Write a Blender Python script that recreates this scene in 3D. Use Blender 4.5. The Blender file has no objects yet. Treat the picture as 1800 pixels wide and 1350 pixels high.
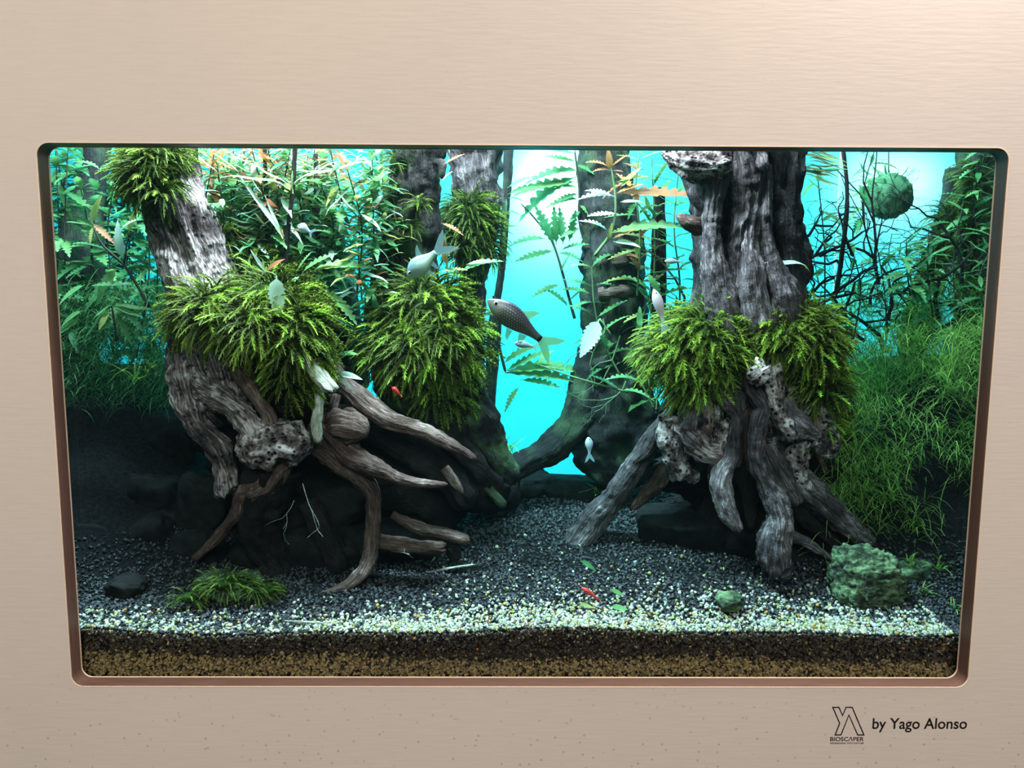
import bpy, math, random
import numpy as np
from mathutils import Vector, Matrix, Euler

SC = bpy.context.scene
COL = SC.collection
rnd = random.Random(7)
rng = np.random.default_rng(7)

# ------------------------------------------------------------------ camera
F = 1352.0
CAM = Vector((-0.01728, -0.81166, 0.43738))
ROT = Euler((1.452378, -0.004458, -0.006010), 'XYZ')
cam = bpy.data.cameras.new('camera')
cam_o = bpy.data.objects.new('camera', cam); COL.objects.link(cam_o)
cam_o.location = CAM; cam_o.rotation_euler = ROT
cam.sensor_width = 36.0; cam.sensor_fit = 'HORIZONTAL'; cam.lens = 36.0 * F / 1800.0
cam.clip_start = 0.01; cam.clip_end = 20
SC.camera = cam_o
RM = np.array(ROT.to_matrix())
CN = np.array(CAM)

# ------------------------------------------------------------------ view, world, lights
SC.view_settings.view_transform = 'Standard'
SC.view_settings.look = 'None'
SC.view_settings.exposure = 0.0
SC.view_settings.gamma = 1.0
SC.view_settings.use_curve_mapping = False
SC.cycles.use_denoising = True
SC.cycles.max_bounces = 6
SC.cycles.transparent_max_bounces = 10
SC.cycles.caustics_reflective = False
SC.cycles.caustics_refractive = False

w = bpy.data.worlds.new('world'); SC.world = w; w.use_nodes = True
w.node_tree.nodes['Background'].inputs[0].default_value = (0.75, 0.8, 0.9, 1)
w.node_tree.nodes['Background'].inputs[1].default_value = 0.03

def area(name, loc, target, sx, sy, power, color, spread=180):
    l = bpy.data.lights.new(name, 'AREA'); l.shape = 'RECTANGLE'; l.size = sx; l.size_y = sy
    l.energy = power; l.color = color; l.spread = math.radians(spread)
    o = bpy.data.objects.new(name, l); COL.objects.link(o); o.location = loc
    d = Vector(target) - Vector(loc)
    o.rotation_euler = d.to_track_quat('-Z', 'Y').to_euler()
    return o

# lamps over the aquarium (front bar and rear bar), lamps behind the frosted rear sheet, room ceiling light
area('tank_lamp_front', (-0.02, 0.05, 1.15), (0.0, 0.17, 0.0), 1.2, 0.05, 78.0, (1.0, 0.90, 0.97))
area('tank_lamp_rear', (0.0, 0.42, 0.95), (0.0, 0.36, 0.0), 1.5, 0.08, 9.0, (0.80, 0.95, 1.0))
area('rear_sheet_lamp', (0.05, 1.25, 0.40), (0.05, 0.56, 0.40), 1.9, 0.9, 19.0, (0.01, 0.82, 1.0))
area('rear_sheet_spot', (0.068, 0.635, 0.625), (0.068, 0.56, 0.605), 0.05, 0.09, 0.7, (0.75, 0.95, 1.0))
area('rear_sheet_spot_right', (0.655, 0.63, 0.635), (0.655, 0.56, 0.625), 0.13, 0.02, 0.3, (0.75, 0.95, 1.0))
area('room_ceiling_light', (-0.2, -2.3, 3.3), (0.0, 0.0, 0.2), 2.6, 0.9, 95.0, (1.0, 0.94, 0.88))
area('room_fill', (0.0, -2.5, 1.9), (0.0, 0.0, -0.1), 2.4, 0.6, 52.0, (1.0, 0.93, 0.86))  # added fill with no fixture, brightens the wood fronts and the wall

# ------------------------------------------------------------------ picture geometry -> world
def P(px, py, y):
    d = RM @ np.array([(px - 900.0) / F, -(py - 675.0) / F, -1.0])
    t = (y - CN[1]) / d[1]
    return CN + d * t
def S(y):
    return (y - CN[1]) * 1.006 / F

# ------------------------------------------------------------------ numpy noise
def _hash(i, j, k, seed):
    h = (i * 374761393 + j * 668265263 + k * 2147483647 + seed * 1274126177) & 0xffffffff
    h = ((h ^ (h >> 13)) * 1274126177) & 0xffffffff
    h = (h ^ (h >> 16)) & 0xffff
    return h / 65535.0
def vnoise(p, seed=0):
    p = np.asarray(p, float); f = np.floor(p); i = f.astype(np.int64); u = p - f; u = u * u * (3 - 2 * u)
    r = 0
    for a in (0, 1):
        for b in (0, 1):
            for c in (0, 1):
                wt = (u[..., 0] if a else 1 - u[..., 0]) * (u[..., 1] if b else 1 - u[..., 1]) * (u[..., 2] if c else 1 - u[..., 2])
                r = r + wt * _hash(i[..., 0] + a, i[..., 1] + b, i[..., 2] + c, seed)
    return r * 2 - 1
def fbm(p, seed=0, octv=3):
    r = 0; a = 1.0; t = 0
    for o in range(octv):
        r = r + a * vnoise(p * (2 ** o), seed + o * 17); t += a; a *= 0.5
    return r / t

# ------------------------------------------------------------------ mesh building
def mk(name, V, faces, mat, parent=None, loc=None, smooth=True, attrs=None, mat_idx=None):
    """faces: list of int arrays (n,k)."""
    V = np.asarray(V, np.float32)
    if loc is not None: V = V - np.asarray(loc, np.float32)
    me = bpy.data.meshes.new(name)
    if not isinstance(faces, (list, tuple)): faces = [faces]
    faces = [np.asarray(f, np.int32) for f in faces if len(f)]
    nl = sum(f.size for f in faces); nf = sum(len(f) for f in faces)
    me.vertices.add(len(V)); me.vertices.foreach_set('co', V.ravel())
    me.loops.add(nl); me.loops.foreach_set('vertex_index', np.concatenate([f.ravel() for f in faces]))
    tot = np.concatenate([np.full(len(f), f.shape[1], np.int32) for f in faces])
    st = np.concatenate([[0], np.cumsum(tot)[:-1]]).astype(np.int32)
    me.polygons.add(nf); me.polygons.foreach_set('loop_start', st); me.polygons.foreach_set('loop_total', tot)
    me.polygons.foreach_set('use_smooth', np.full(nf, smooth, bool))
    if mat_idx is not None: me.polygons.foreach_set('material_index', np.asarray(mat_idx, np.int32))
    me.update(calc_edges=True)
    if attrs:
        for k, (typ, arr) in attrs.items():
            a = me.attributes.new(k, typ, 'POINT')
            if typ == 'FLOAT': a.data.foreach_set('value', np.asarray(arr, np.float32).ravel())
            elif typ == 'FLOAT_VECTOR': a.data.foreach_set('vector', np.asarray(arr, np.float32).ravel())
            else: a.data.foreach_set('color', np.asarray(arr, np.float32).ravel())
    for m in (mat if isinstance(mat, (list, tuple)) else [mat]): me.materials.append(m)
    o = bpy.data.objects.new(name, me); COL.objects.link(o)
    if parent is not None:
        o.parent = parent
        if loc is None: pass
        else: o.location = Vector(loc) - wloc(parent)
    elif loc is not None: o.location = loc
    return o
WL = {}
def wloc(o): return WL.get(o.name, Vector((0, 0, 0)))
def thing(name, label, cat, loc=(0, 0, 0), group=None, kind=None):
    o = bpy.data.objects.new(name, None); COL.objects.link(o); o.location = loc; o.empty_display_size = 0.02
    WL[o.name] = Vector(loc)
    return tag(o, label, cat, group, kind)
def tag(o, label=None, cat=None, group=None, kind=None):
    if label: o['label'] = label
    if cat: o['category'] = cat
    if group: o['group'] = group
    if kind: o['kind'] = kind
    return o
def child(name, me, parent, loc, M3=None, sc=1.0):
    """object sharing mesh data, placed at world loc with rotation matrix"""
    o = bpy.data.objects.new(name, me); COL.objects.link(o)
    base = Vector(loc) - (wloc(parent) if parent is not None else Vector((0, 0, 0)))
    R = (M3 if M3 is not None else Matrix.Identity(3)).to_4x4()
    if isinstance(sc, (int, float)): sc = (sc, sc, sc)
    if parent is not None: o.parent = parent
    o.matrix_local = Matrix.Translation(base) @ R @ Matrix.Diagonal((*sc, 1))
    return o
def frame(d, up=(0, 0, 1)):
    x = Vector(d).normalized(); u = Vector(up)
    y = u.cross(x)
    if y.length < 1e-4: y = Vector((0, 1, 0)).cross(x)
    y.normalize(); z = x.cross(y)
    return Matrix((x, y, z)).transposed()

# ------------------------------------------------------------------ materials
def mat(name):
    m = bpy.data.materials.new(name); m.use_nodes = True
    nt = m.node_tree; nt.nodes.clear()
    out = nt.nodes.new('ShaderNodeOutputMaterial')
    return m, nt, out
def N(nt, t, **kw):
    n = nt.nodes.new(t)
    for k, v in kw.items():
        if k.startswith('i_'):
            key = k[2:]; key = int(key) if key.isdigit() else key.replace('_', ' ')
            n.inputs[key].default_value = v
        else: setattr(n, k, v)
    return n
def L(nt, a, b): nt.links.new(a, b)
def c4(c): return (c[0], c[1], c[2], 1.0)
def ramp(nt, fac, stops):
    r = nt.nodes.new('ShaderNodeValToRGB'); L(nt, fac, r.inputs[0])
    e = r.color_ramp.elements
    while len(e) < len(stops): e.new(0.5)
    for i, (p, c) in enumerate(stops): e[i].position = p; e[i].color = c4(c)
    return r.outputs[0]
def mixc(nt, fac, a, b, mode='MIX'):
    n = nt.nodes.new('ShaderNodeMix'); n.data_type = 'RGBA'; n.blend_type = mode
    for sock, v in ((n.inputs[0], fac), (n.inputs[6], a), (n.inputs[7], b)):
        if hasattr(v, 'links'): L(nt, v, sock)
        else: sock.default_value = v if isinstance(v, (int, float)) else c4(v)
    return n.outputs[2]

def m_plain(name, color, rough=0.6, spec=0.3, noise=0.0, nscale=60, bump=0.0, emit=None):
    m, nt, out = mat(name)
    b = N(nt, 'ShaderNodeBsdfPrincipled'); b.inputs['Roughness'].default_value = rough
    b.inputs['Specular IOR Level'].default_value = spec
    b.inputs['Base Color'].default_value = c4(color)
    if noise or bump:
        tc = N(nt, 'ShaderNodeTexCoord'); n = N(nt, 'ShaderNodeTexNoise'); n.inputs['Scale'].default_value = nscale
        n.inputs['Detail'].default_value = 5
        L(nt, tc.outputs['Object'], n.inputs['Vector'])
        if noise:
            a = [max(0, c * (1 - noise)) for c in color]; d = [min(1, c * (1 + noise)) for c in color]
            L(nt, ramp(nt, n.outputs[0], [(0.3, a), (0.7, d)]), b.inputs['Base Color'])
        if bump:
            bp = N(nt, 'ShaderNodeBump'); bp.inputs['Strength'].default_value = bump; bp.inputs['Distance'].default_value = 0.002
            L(nt, n.outputs[0], bp.inputs['Height']); L(nt, bp.outputs[0], b.inputs['Normal'])
    L(nt, b.outputs[0], out.inputs[0])
    return m

def m_wood(name, dark, mid, light, lo=0.36, hi=0.66, patch=14, pits=0.0, green=0.0, streak=420, bump=0.6, sw=0.45, pscale=95):
    m, nt, out = mat(name)
    at = N(nt, 'ShaderNodeAttribute', attribute_name='grain')
    tc = N(nt, 'ShaderNodeTexCoord')
    n1 = N(nt, 'ShaderNodeTexNoise'); n1.inputs['Scale'].default_value = streak; n1.inputs['Detail'].default_value = 4
    n1.inputs['Roughness'].default_value = 0.6; n1.inputs['Distortion'].default_value = 0.6
    L(nt, at.outputs['Vector'], n1.inputs['Vector'])
    n2 = N(nt, 'ShaderNodeTexNoise'); n2.inputs['Scale'].default_value = patch; n2.inputs['Detail'].default_value = 4
    n2.inputs['Roughness'].default_value = 0.62
    L(nt, tc.outputs['Object'], n2.inputs['Vector'])
    n4 = N(nt, 'ShaderNodeTexNoise'); n4.inputs['Scale'].default_value = 300; n4.inputs['Detail'].default_value = 3
    L(nt, tc.outputs['Object'], n4.inputs['Vector'])
    ad = N(nt, 'ShaderNodeMath', operation='MULTIPLY_ADD'); L(nt, n1.outputs[0], ad.inputs[0]); ad.inputs[1].default_value = sw
    mu = N(nt, 'ShaderNodeMath', operation='MULTIPLY'); L(nt, n2.outputs[0], mu.inputs[0]); mu.inputs[1].default_value = 1 - sw
    L(nt, mu.outputs[0], ad.inputs[2])
    col = ramp(nt, ad.outputs[0], [(lo, dark), ((lo + hi) / 2, mid), (hi, light)])
    hgt = N(nt, 'ShaderNodeMath', operation='MULTIPLY_ADD'); L(nt, n1.outputs[0], hgt.inputs[0]); hgt.inputs[1].default_value = sw * 2.2
    h4 = N(nt, 'ShaderNodeMath', operation='MULTIPLY'); L(nt, n4.outputs[0], h4.inputs[0]); h4.inputs[1].default_value = 0.45
    L(nt, h4.outputs[0], hgt.inputs[2]); height = hgt.outputs[0]
    if pits:
        vo = N(nt, 'ShaderNodeTexVoronoi'); vo.inputs['Scale'].default_value = pscale; L(nt, tc.outputs['Object'], vo.inputs['Vector'])
        pr = N(nt, 'ShaderNodeMapRange'); L(nt, vo.outputs['Distance'], pr.inputs[0])
        pr.inputs[1].default_value = 0.12; pr.inputs[2].default_value = 0.36
        col = mixc(nt, pits, col, mixc(nt, pr.outputs[0], [c * 0.5 for c in dark], col))
        sm = N(nt, 'ShaderNodeMath', operation='MULTIPLY_ADD'); L(nt, pr.outputs[0], sm.inputs[0]); sm.inputs[1].default_value = 1.1 * pits
        L(nt, height, sm.inputs[2]); height = sm.outputs[0]
    if green:
        n3 = N(nt, 'ShaderNodeTexNoise'); n3.inputs['Scale'].default_value = 22; n3.inputs['Detail'].default_value = 5
        L(nt, tc.outputs['Object'], n3.inputs['Vector'])
        gm = N(nt, 'ShaderNodeMapRange'); L(nt, n3.outputs[0], gm.inputs[0]); gm.inputs[1].default_value = 0.48; gm.inputs[2].default_value = 0.62
        gm.inputs[4].default_value = green
        col = mixc(nt, gm.outputs[0], col, (0.10, 0.19, 0.08))
    b = N(nt, 'ShaderNodeBsdfPrincipled'); b.inputs['Roughness'].default_value = 0.75; b.inputs['Specular IOR Level'].default_value = 0.25
    L(nt, col, b.inputs['Base Color'])
    bp = N(nt, 'ShaderNodeBump'); bp.inputs['Strength'].default_value = bump; bp.inputs['Distance'].default_value = 0.006
    L(nt, height, bp.inputs['Height']); L(nt, bp.outputs[0], b.inputs['Normal'])
    L(nt, b.outputs[0], out.inputs[0])
    return m

def m_leaf(name, base, tip, rough=0.5, var=0.35, trans=0.35, grad='tip', vein=False):
    """colour runs base -> tip along the 'tip' attribute, varied per object and along the surface"""
    m, nt, out = mat(name)
    at = N(nt, 'ShaderNodeAttribute', attribute_name='tip')
    oi = N(nt, 'ShaderNodeObjectInfo')
    hs = N(nt, 'ShaderNodeHueSaturation')
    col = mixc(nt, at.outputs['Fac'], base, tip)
    tc = N(nt, 'ShaderNodeTexCoord'); geo = N(nt, 'ShaderNodeNewGeometry')
    n = N(nt, 'ShaderNodeTexNoise'); n.inputs['Scale'].default_value = 45; n.inputs['Detail'].default_value = 3
    L(nt, geo.outputs['Position'], n.inputs['Vector'])
    ma = N(nt, 'ShaderNodeMapRange'); L(nt, n.outputs[0], ma.inputs[0]); ma.inputs[1].default_value = 0.3; ma.inputs[2].default_value = 0.7
    ma.inputs[3].default_value = 1 - var; ma.inputs[4].default_value = 1 + var
    mb = N(nt, 'ShaderNodeMapRange'); L(nt, oi.outputs['Random'], mb.inputs[0]); mb.inputs[3].default_value = 1 - var * 0.7; mb.inputs[4].default_value = 1 + var * 0.7
    mm = N(nt, 'ShaderNodeMath', operation='MULTIPLY'); L(nt, ma.outputs[0], mm.inputs[0]); L(nt, mb.outputs[0], mm.inputs[1])
    L(nt, mm.outputs[0], hs.inputs['Value']); L(nt, col, hs.inputs['Color'])
    mh = N(nt, 'ShaderNodeMapRange'); L(nt, oi.outputs['Random'], mh.inputs[0]); mh.inputs[3].default_value = 0.485; mh.inputs[4].default_value = 0.515
    L(nt, mh.outputs[0], hs.inputs['Hue'])
    b = N(nt, 'ShaderNodeBsdfPrincipled'); b.inputs['Roughness'].default_value = rough; b.inputs['Specular IOR Level'].default_value = 0.35
    L(nt, hs.outputs[0], b.inputs['Base Color'])
    t = N(nt, 'ShaderNodeBsdfTranslucent'); L(nt, hs.outputs[0], t.inputs[0])
    mx = N(nt, 'ShaderNodeMixShader'); mx.inputs[0].default_value = trans
    L(nt, b.outputs[0], mx.inputs[1]); L(nt, t.outputs[0], mx.inputs[2])
    L(nt, mx.outputs[0], out.inputs[0])
    return m

def m_grain(name, rough=0.65):
    m, nt, out = mat(name)
    at = N(nt, 'ShaderNodeAttribute', attribute_name='tint')
    b = N(nt, 'ShaderNodeBsdfPrincipled'); b.inputs['Roughness'].default_value = rough; b.inputs['Specular IOR Level'].default_value = 0.3
    L(nt, at.outputs['Color'], b.inputs['Base Color']); L(nt, b.outputs[0], out.inputs[0])
    return m

# wall panel: pale veneer with faint grain and small grey speckles
def m_wall():
    m, nt, out = mat('pale_wall_veneer')
    tc = N(nt, 'ShaderNodeTexCoord')
    mp = N(nt, 'ShaderNodeMapping'); mp.inputs['Scale'].default_value = (6, 60, 60); L(nt, tc.outputs['Object'], mp.inputs[0])
    n = N(nt, 'ShaderNodeTexNoise'); n.inputs['Scale'].default_value = 5; n.inputs['Detail'].default_value = 6; L(nt, mp.outputs[0], n.inputs['Vector'])
    n2 = N(nt, 'ShaderNodeTexNoise'); n2.inputs['Scale'].default_value = 3.0; n2.inputs['Detail'].default_value = 3; L(nt, tc.outputs['Object'], n2.inputs['Vector'])
    c = ramp(nt, n.outputs[0], [(0.3, (0.60, 0.525, 0.45)), (0.7, (0.64, 0.56, 0.48))])
    c = mixc(nt, 0.25, c, ramp(nt, n2.outputs[0], [(0.35, (0.58, 0.51, 0.45)), (0.65, (0.68, 0.58, 0.48))]))
    vo = N(nt, 'ShaderNodeTexVoronoi'); vo.inputs['Scale'].default_value = 95; vo.inputs['Randomness'].default_value = 1
    L(nt, tc.outputs['Object'], vo.inputs['Vector'])
    sp = N(nt, 'ShaderNodeMapRange'); L(nt, vo.outputs['Distance'], sp.inputs[0]); sp.inputs[1].default_value = 0.10; sp.inputs[2].default_value = 0.17
    sp.inputs[3].default_value = 1; sp.inputs[4].default_value = 0
    sx = N(nt, 'ShaderNodeSeparateXYZ'); L(nt, tc.outputs['Object'], sx.inputs[0])
    zz = N(nt, 'ShaderNodeMapRange'); L(nt, sx.outputs[2], zz.inputs[0]); zz.inputs[1].default_value = 0.02; zz.inputs[2].default_value = -0.06
    zz.inputs[3].default_value = 0.06; zz.inputs[4].default_value = 0.5
    mu = N(nt, 'ShaderNodeMath', operation='MULTIPLY'); L(nt, sp.outputs[0], mu.inputs[0]); L(nt, zz.outputs[0], mu.inputs[1])
    c = mixc(nt, mu.outputs[0], c, (0.30, 0.25, 0.21))
    b = N(nt, 'ShaderNodeBsdfPrincipled'); b.inputs['Roughness'].default_value = 0.7; b.inputs['Specular IOR Level'].default_value = 0.05
    L(nt, c, b.inputs['Base Color'])
    bp = N(nt, 'ShaderNodeBump'); bp.inputs['Strength'].default_value = 0.08; bp.inputs['Distance'].default_value = 0.001
    L(nt, n.outputs[0], bp.inputs['Height']); L(nt, bp.outputs[0], b.inputs['Normal'])
    L(nt, b.outputs[0], out.inputs[0])
    return m
def m_trim():
    m, nt, out = mat('brown_cut_edge')
    tc = N(nt, 'ShaderNodeTexCoord')
    mp = N(nt, 'ShaderNodeMapping'); mp.inputs['Scale'].default_value = (8, 260, 8); L(nt, tc.outputs['Object'], mp.inputs[0])
    n = N(nt, 'ShaderNodeTexNoise'); n.inputs['Scale'].default_value = 3; n.inputs['Detail'].default_value = 6; L(nt, mp.outputs[0], n.inputs['Vector'])
    c = ramp(nt, n.outputs[0], [(0.3, (0.10, 0.055, 0.038)), (0.7, (0.17, 0.10, 0.07))])
    b = N(nt, 'ShaderNodeBsdfPrincipled'); b.inputs['Roughness'].default_value = 0.45; L(nt, c, b.inputs['Base Color'])
    L(nt, b.outputs[0], out.inputs[0])
    return m
def m_glass(name, tint=(0.96, 0.99, 0.98)):
    m, nt, out = mat(name)
    t = N(nt, 'ShaderNodeBsdfTransparent'); t.inputs[0].default_value = c4(tint)
    g = N(nt, 'ShaderNodeBsdfGlossy'); g.inputs['Roughness'].default_value = 0.02
    fr = N(nt, 'ShaderNodeFresnel'); fr.inputs[0].default_value = 1.33
    mx = N(nt, 'ShaderNodeMixShader'); L(nt, fr.outputs[0], mx.inputs[0]); L(nt, t.outputs[0], mx.inputs[1]); L(nt, g.outputs[0], mx.inputs[2])
    L(nt, mx.outputs[0], out.inputs[0])
    return m
def m_sheet():  # frosted
    m, nt, out = mat('frosted_rear_sheet')
    d = N(nt, 'ShaderNodeBsdfDiffuse'); d.inputs[0].default_value = (0.06, 0.60, 0.68, 1)
    t = N(nt, 'ShaderNodeBsdfTranslucent'); t.inputs[0].default_value = (0.80, 0.93, 0.95, 1)
    mx = N(nt, 'ShaderNodeMixShader'); mx.inputs[0].default_value = 0.75
    L(nt, d.outputs[0], mx.inputs[1]); L(nt, t.outputs[0], mx.inputs[2]); L(nt, mx.outputs[0], out.inputs[0])
    return m
def m_water():
    m, nt, out = mat('tank_water')
    a = N(nt, 'ShaderNodeVolumeAbsorption'); a.inputs[0].default_value = (0.0, 0.93, 0.90, 1); a.inputs[1].default_value = 0.85
    s = N(nt, 'ShaderNodeVolumeScatter'); s.inputs[0].default_value = (0.55, 0.95, 1.0, 1); s.inputs[1].default_value = 0.013
    ad = N(nt, 'ShaderNodeAddShader'); L(nt, a.outputs[0], ad.inputs[0]); L(nt, s.outputs[0], ad.inputs[1])
    L(nt, ad.outputs[0], out.inputs['Volume'])
    return m

M = {}
M['wall'] = m_wall(); M['trim'] = m_trim(); M['glass'] = m_glass('clear_pane')
M['edge'] = m_plain('pale_edge_line', (0.75, 0.60, 0.42), 0.5)
M['ink'] = m_plain('dark_ink', (0.018, 0.013, 0.012), 0.6, 0.1)
M['sheet'] = m_sheet(); M['water'] = m_water()
M['silicone'] = m_plain('dark_silicone', (0.01, 0.015, 0.03), 0.4)
M['woodA'] = m_wood('grey_knotty_wood', (0.022, 0.014, 0.017), (0.15, 0.115, 0.12), (0.66, 0.59, 0.62), 0.43, 0.61, patch=15, pits=0.8)
M['woodBurr'] = m_wood('pitted_burr_wood', (0.02, 0.013, 0.015), (0.20, 0.16, 0.165), (0.62, 0.57, 0.60), 0.40, 0.60, patch=60, pits=1.0, sw=.15, pscale=130, bump=.9)
M['woodBrown'] = m_wood('brown_root_wood', (0.025, 0.013, 0.012), (0.115, 0.070, 0.062), (0.38, 0.275, 0.26), 0.38, 0.64, patch=16)
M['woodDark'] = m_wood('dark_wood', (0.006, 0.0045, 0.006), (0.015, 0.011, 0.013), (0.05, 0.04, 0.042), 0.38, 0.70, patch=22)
M['woodE'] = m_wood('grey_fluted_wood', (0.016, 0.013, 0.017), (0.095, 0.08, 0.092), (0.42, 0.385, 0.42), 0.39, 0.64, patch=16, streak=460)
M['woodChar'] = m_wood('charcoal_wood', (0.008, 0.007, 0.010), (0.035, 0.03, 0.038), (0.20, 0.18, 0.21), 0.40, 0.68, patch=26)
M['woodPale'] = m_wood('bleached_wood', (0.16, 0.14, 0.12), (0.42, 0.42, 0.37), (0.75, 0.80, 0.70), 0.36, 0.62, patch=30, green=0.5)
M['woodB'] = m_wood('dark_mossy_wood', (0.008, 0.007, 0.009), (0.028, 0.025, 0.027), (0.24, 0.21, 0.23), 0.44, 0.68, patch=24, green=0.5)
M['woodBack'] = m_wood('dim_back_wood', (0.006, 0.008, 0.010), (0.02, 0.022, 0.025), (0.08, 0.08, 0.08), 0.38, 0.70, patch=24, green=0.3)
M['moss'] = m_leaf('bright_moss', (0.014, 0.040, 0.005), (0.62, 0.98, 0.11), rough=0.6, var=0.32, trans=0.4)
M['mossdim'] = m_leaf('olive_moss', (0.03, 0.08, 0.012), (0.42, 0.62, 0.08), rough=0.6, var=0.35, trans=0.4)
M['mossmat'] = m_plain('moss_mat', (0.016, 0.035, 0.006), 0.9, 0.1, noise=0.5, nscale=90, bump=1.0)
M['leafG'] = m_leaf('green_leaf', (0.12, 0.32, 0.10), (0.22, 0.50, 0.22), var=0.3, trans=0.45)
M['leafD'] = m_leaf('deep_green_leaf', (0.04, 0.16, 0.06), (0.10, 0.34, 0.14), var=0.4, trans=0.4)
M['leafP'] = m_leaf('pale_leaf', (0.45, 0.70, 0.60), (0.70, 0.90, 0.82), var=0.15, trans=0.3)
M['leafR'] = m_leaf('rust_leaf', (0.30, 0.16, 0.06), (0.55, 0.20, 0.10), var=0.3, trans=0.4)
M['leafO'] = m_leaf('olive_leaf', (0.24, 0.34, 0.10), (0.44, 0.46, 0.14), var=0.35, trans=0.4)
M['stem'] = m_plain('dark_stem', (0.03, 0.04, 0.025), 0.6)
M['stemG'] = m_plain('green_stem', (0.12, 0.22, 0.10), 0.6)
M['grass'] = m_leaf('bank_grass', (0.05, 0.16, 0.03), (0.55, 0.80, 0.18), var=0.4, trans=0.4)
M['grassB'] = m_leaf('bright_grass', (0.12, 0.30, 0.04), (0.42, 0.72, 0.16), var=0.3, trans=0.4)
M['grain'] = m_grain('gravel_grains')
M['soil'] = m_plain('dark_soil', (0.010, 0.010, 0.012), 0.9, 0.1, noise=0.6, nscale=220, bump=1.0)
M['rock'] = m_plain('black_lava_rock', (0.012, 0.0115, 0.013), 0.85, 0.15, noise=0.5, nscale=70, bump=1.0)

# ================================================================== the setting
WH = 0.588; TH = 0.020
def rrect(x0, x1, z0, z1, r, n=10):
    pts = []
    for cx, cz, a0 in ((x1 - r, z1 - r, 0), (x0 + r, z1 - r, 90), (x0 + r, z0 + r, 180), (x1 - r, z0 + r, 270)):
        for i in range(n + 1):
            a = math.radians(a0 + 90 * i / n); pts.append((cx + r * math.cos(a), cz + r * math.sin(a)))
    return pts
hole = rrect(-0.5, 0.5, 0.0, WH, 0.0135)
def ring_wall():
    n = len(hole); V = []; 
    for (x, z) in hole: V.append((x, 0, z))
    big = []
    for (x, z) in hole:   # project outwards to a large rectangle
        cx, cz = 0.0, WH / 2; dx, dz = x - cx, z - cz
        t = min(1.7 / abs(dx) if dx else 9e9, 1.5 / abs(dz) if dz else 9e9)
        big.append((cx + dx * t, 0, cz + dz * t))
    # corner points of the big rectangle replace the nearest ones
    for sx, sz in ((1, 1), (-1, 1), (-1, -1), (1, -1)):
        k = min(range(n), key=lambda i: (big[i][0] - sx * 1.7) ** 2 + (big[i][2] - (WH / 2 + sz * 1.5)) ** 2)
        big[k] = (sx * 1.7, 0, WH / 2 + sz * 1.5)
    V += big
    V += [(x, TH, z) for (x, y, z) in V]
    Fq = []
    for i in range(n):
        j = (i + 1) % n
        Fq.append((i, n + i, n + j, j)); Fq.append((2 * n + i, 2 * n + j, 3 * n + j, 3 * n + i))
        Fq.append((n + i, 3 * n + i, 3 * n + j, n + j))
    return V, np.array(Fq)
V, Fq = ring_wall()
tag(mk('wall_front', V, Fq, M['wall'], smooth=False), kind='structure')
def ring_strip(off0, off1, y0, y1, name, m):
    a = rrect(-0.5 + off0, 0.5 - off0, off0, WH - off0, 0.0135 - off0)
    b = rrect(-0.5 + off1, 0.5 - off1, off1, WH - off1, 0.0135 - off1)
    n = len(a)
    V = [(x, y0, z) for x, z in a] + [(x, y1, z) for x, z in a] + [(x, y1, z) for x, z in b] + [(x, y0, z) for x, z in b]
    Fq = []
    for i in range(n):
        j = (i + 1) % n
        for k in range(4): Fq.append((k * n + i, k * n + j, ((k + 1) % 4) * n + j, ((k + 1) % 4) * n + i))
    return tag(mk(name, V, np.array(Fq), m, smooth=False), kind='structure')
ring_strip(0.0, 0.0014, 0.0006, TH - 0.001, 'trim_1', M['trim'])
ring_strip(-0.0001, 0.0017, TH - 0.001, TH + 0.001, 'trim_2', M['edge'])
ring_strip(0.0, 0.0010, -0.0003, 0.0006, 'trim_3', M['edge'])

# lettering and emblem printed on the wall below the window
def on_wall(px, py): 
    p = P(px, py, 0.0); return p[0], p[2]
def text_mesh(name, s, h_px, px, py, wpx, shear=0.0):
    c = bpy.data.curves.new(name, 'FONT'); c.body = s; c.size = 1; c.extrude = 0.0; c.shear = shear; c.resolution_u = 6; c.offset = 0.012
    to = bpy.data.objects.new(name, c); COL.objects.link(to)
    dg = bpy.context.evaluated_depsgraph_get(); dg.update()
    me = bpy.data.meshes.new_from_object(to.evaluated_get(dg)); bpy.data.objects.remove(to)
    co = np.empty(len(me.vertices) * 3); me.vertices.foreach_get('co', co); co = co.reshape(-1, 3)
    x0, x1 = co[:, 0].min(), co[:, 0].max()
    a = on_wall(px, py); b = on_wall(px + wpx, py)
    kx = (b[0] - a[0]) / (x1 - x0); kz = h_px * 0.8117 / F * 1.01 / 0.70
    slope = (b[1] - a[1]) / (b[0] - a[0])
    n = np.stack([a[0] + (co[:, 0] - x0) * kx, np.full(len(co), -0.0004), a[1] + co[:, 1] * kz + (co[:, 0] - x0) * kx * slope], 1)
    me.vertices.foreach_set('co', n.astype(np.float32).ravel()); me.update()
    me.materials.clear(); me.materials.append(M['ink'])
    o = bpy.data.objects.new(name, me); COL.objects.link(o)
    return o
sign = thing('wall_lettering', 'black lettering and outlined emblem printed on the pale wall below the tank', 'lettering', (0, 0, 0))
for s_, h_, x_, y_, w_, sh, nm in (('by Yago Alonso', 21, 1533, 1280.5, 166, 0.0, 'text_line'), ('BIOSC\u039bPER', 8.0, 1459, 1302.2, 59, 0, 'emblem_name'),
                           ('REDESIGNING WITH NATURE', 3.0, 1459, 1307.3, 59, 0, 'emblem_motto')):
    t = text_mesh(nm, s_, h_, x_, y_, w_, sh); t.parent = sign
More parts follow.
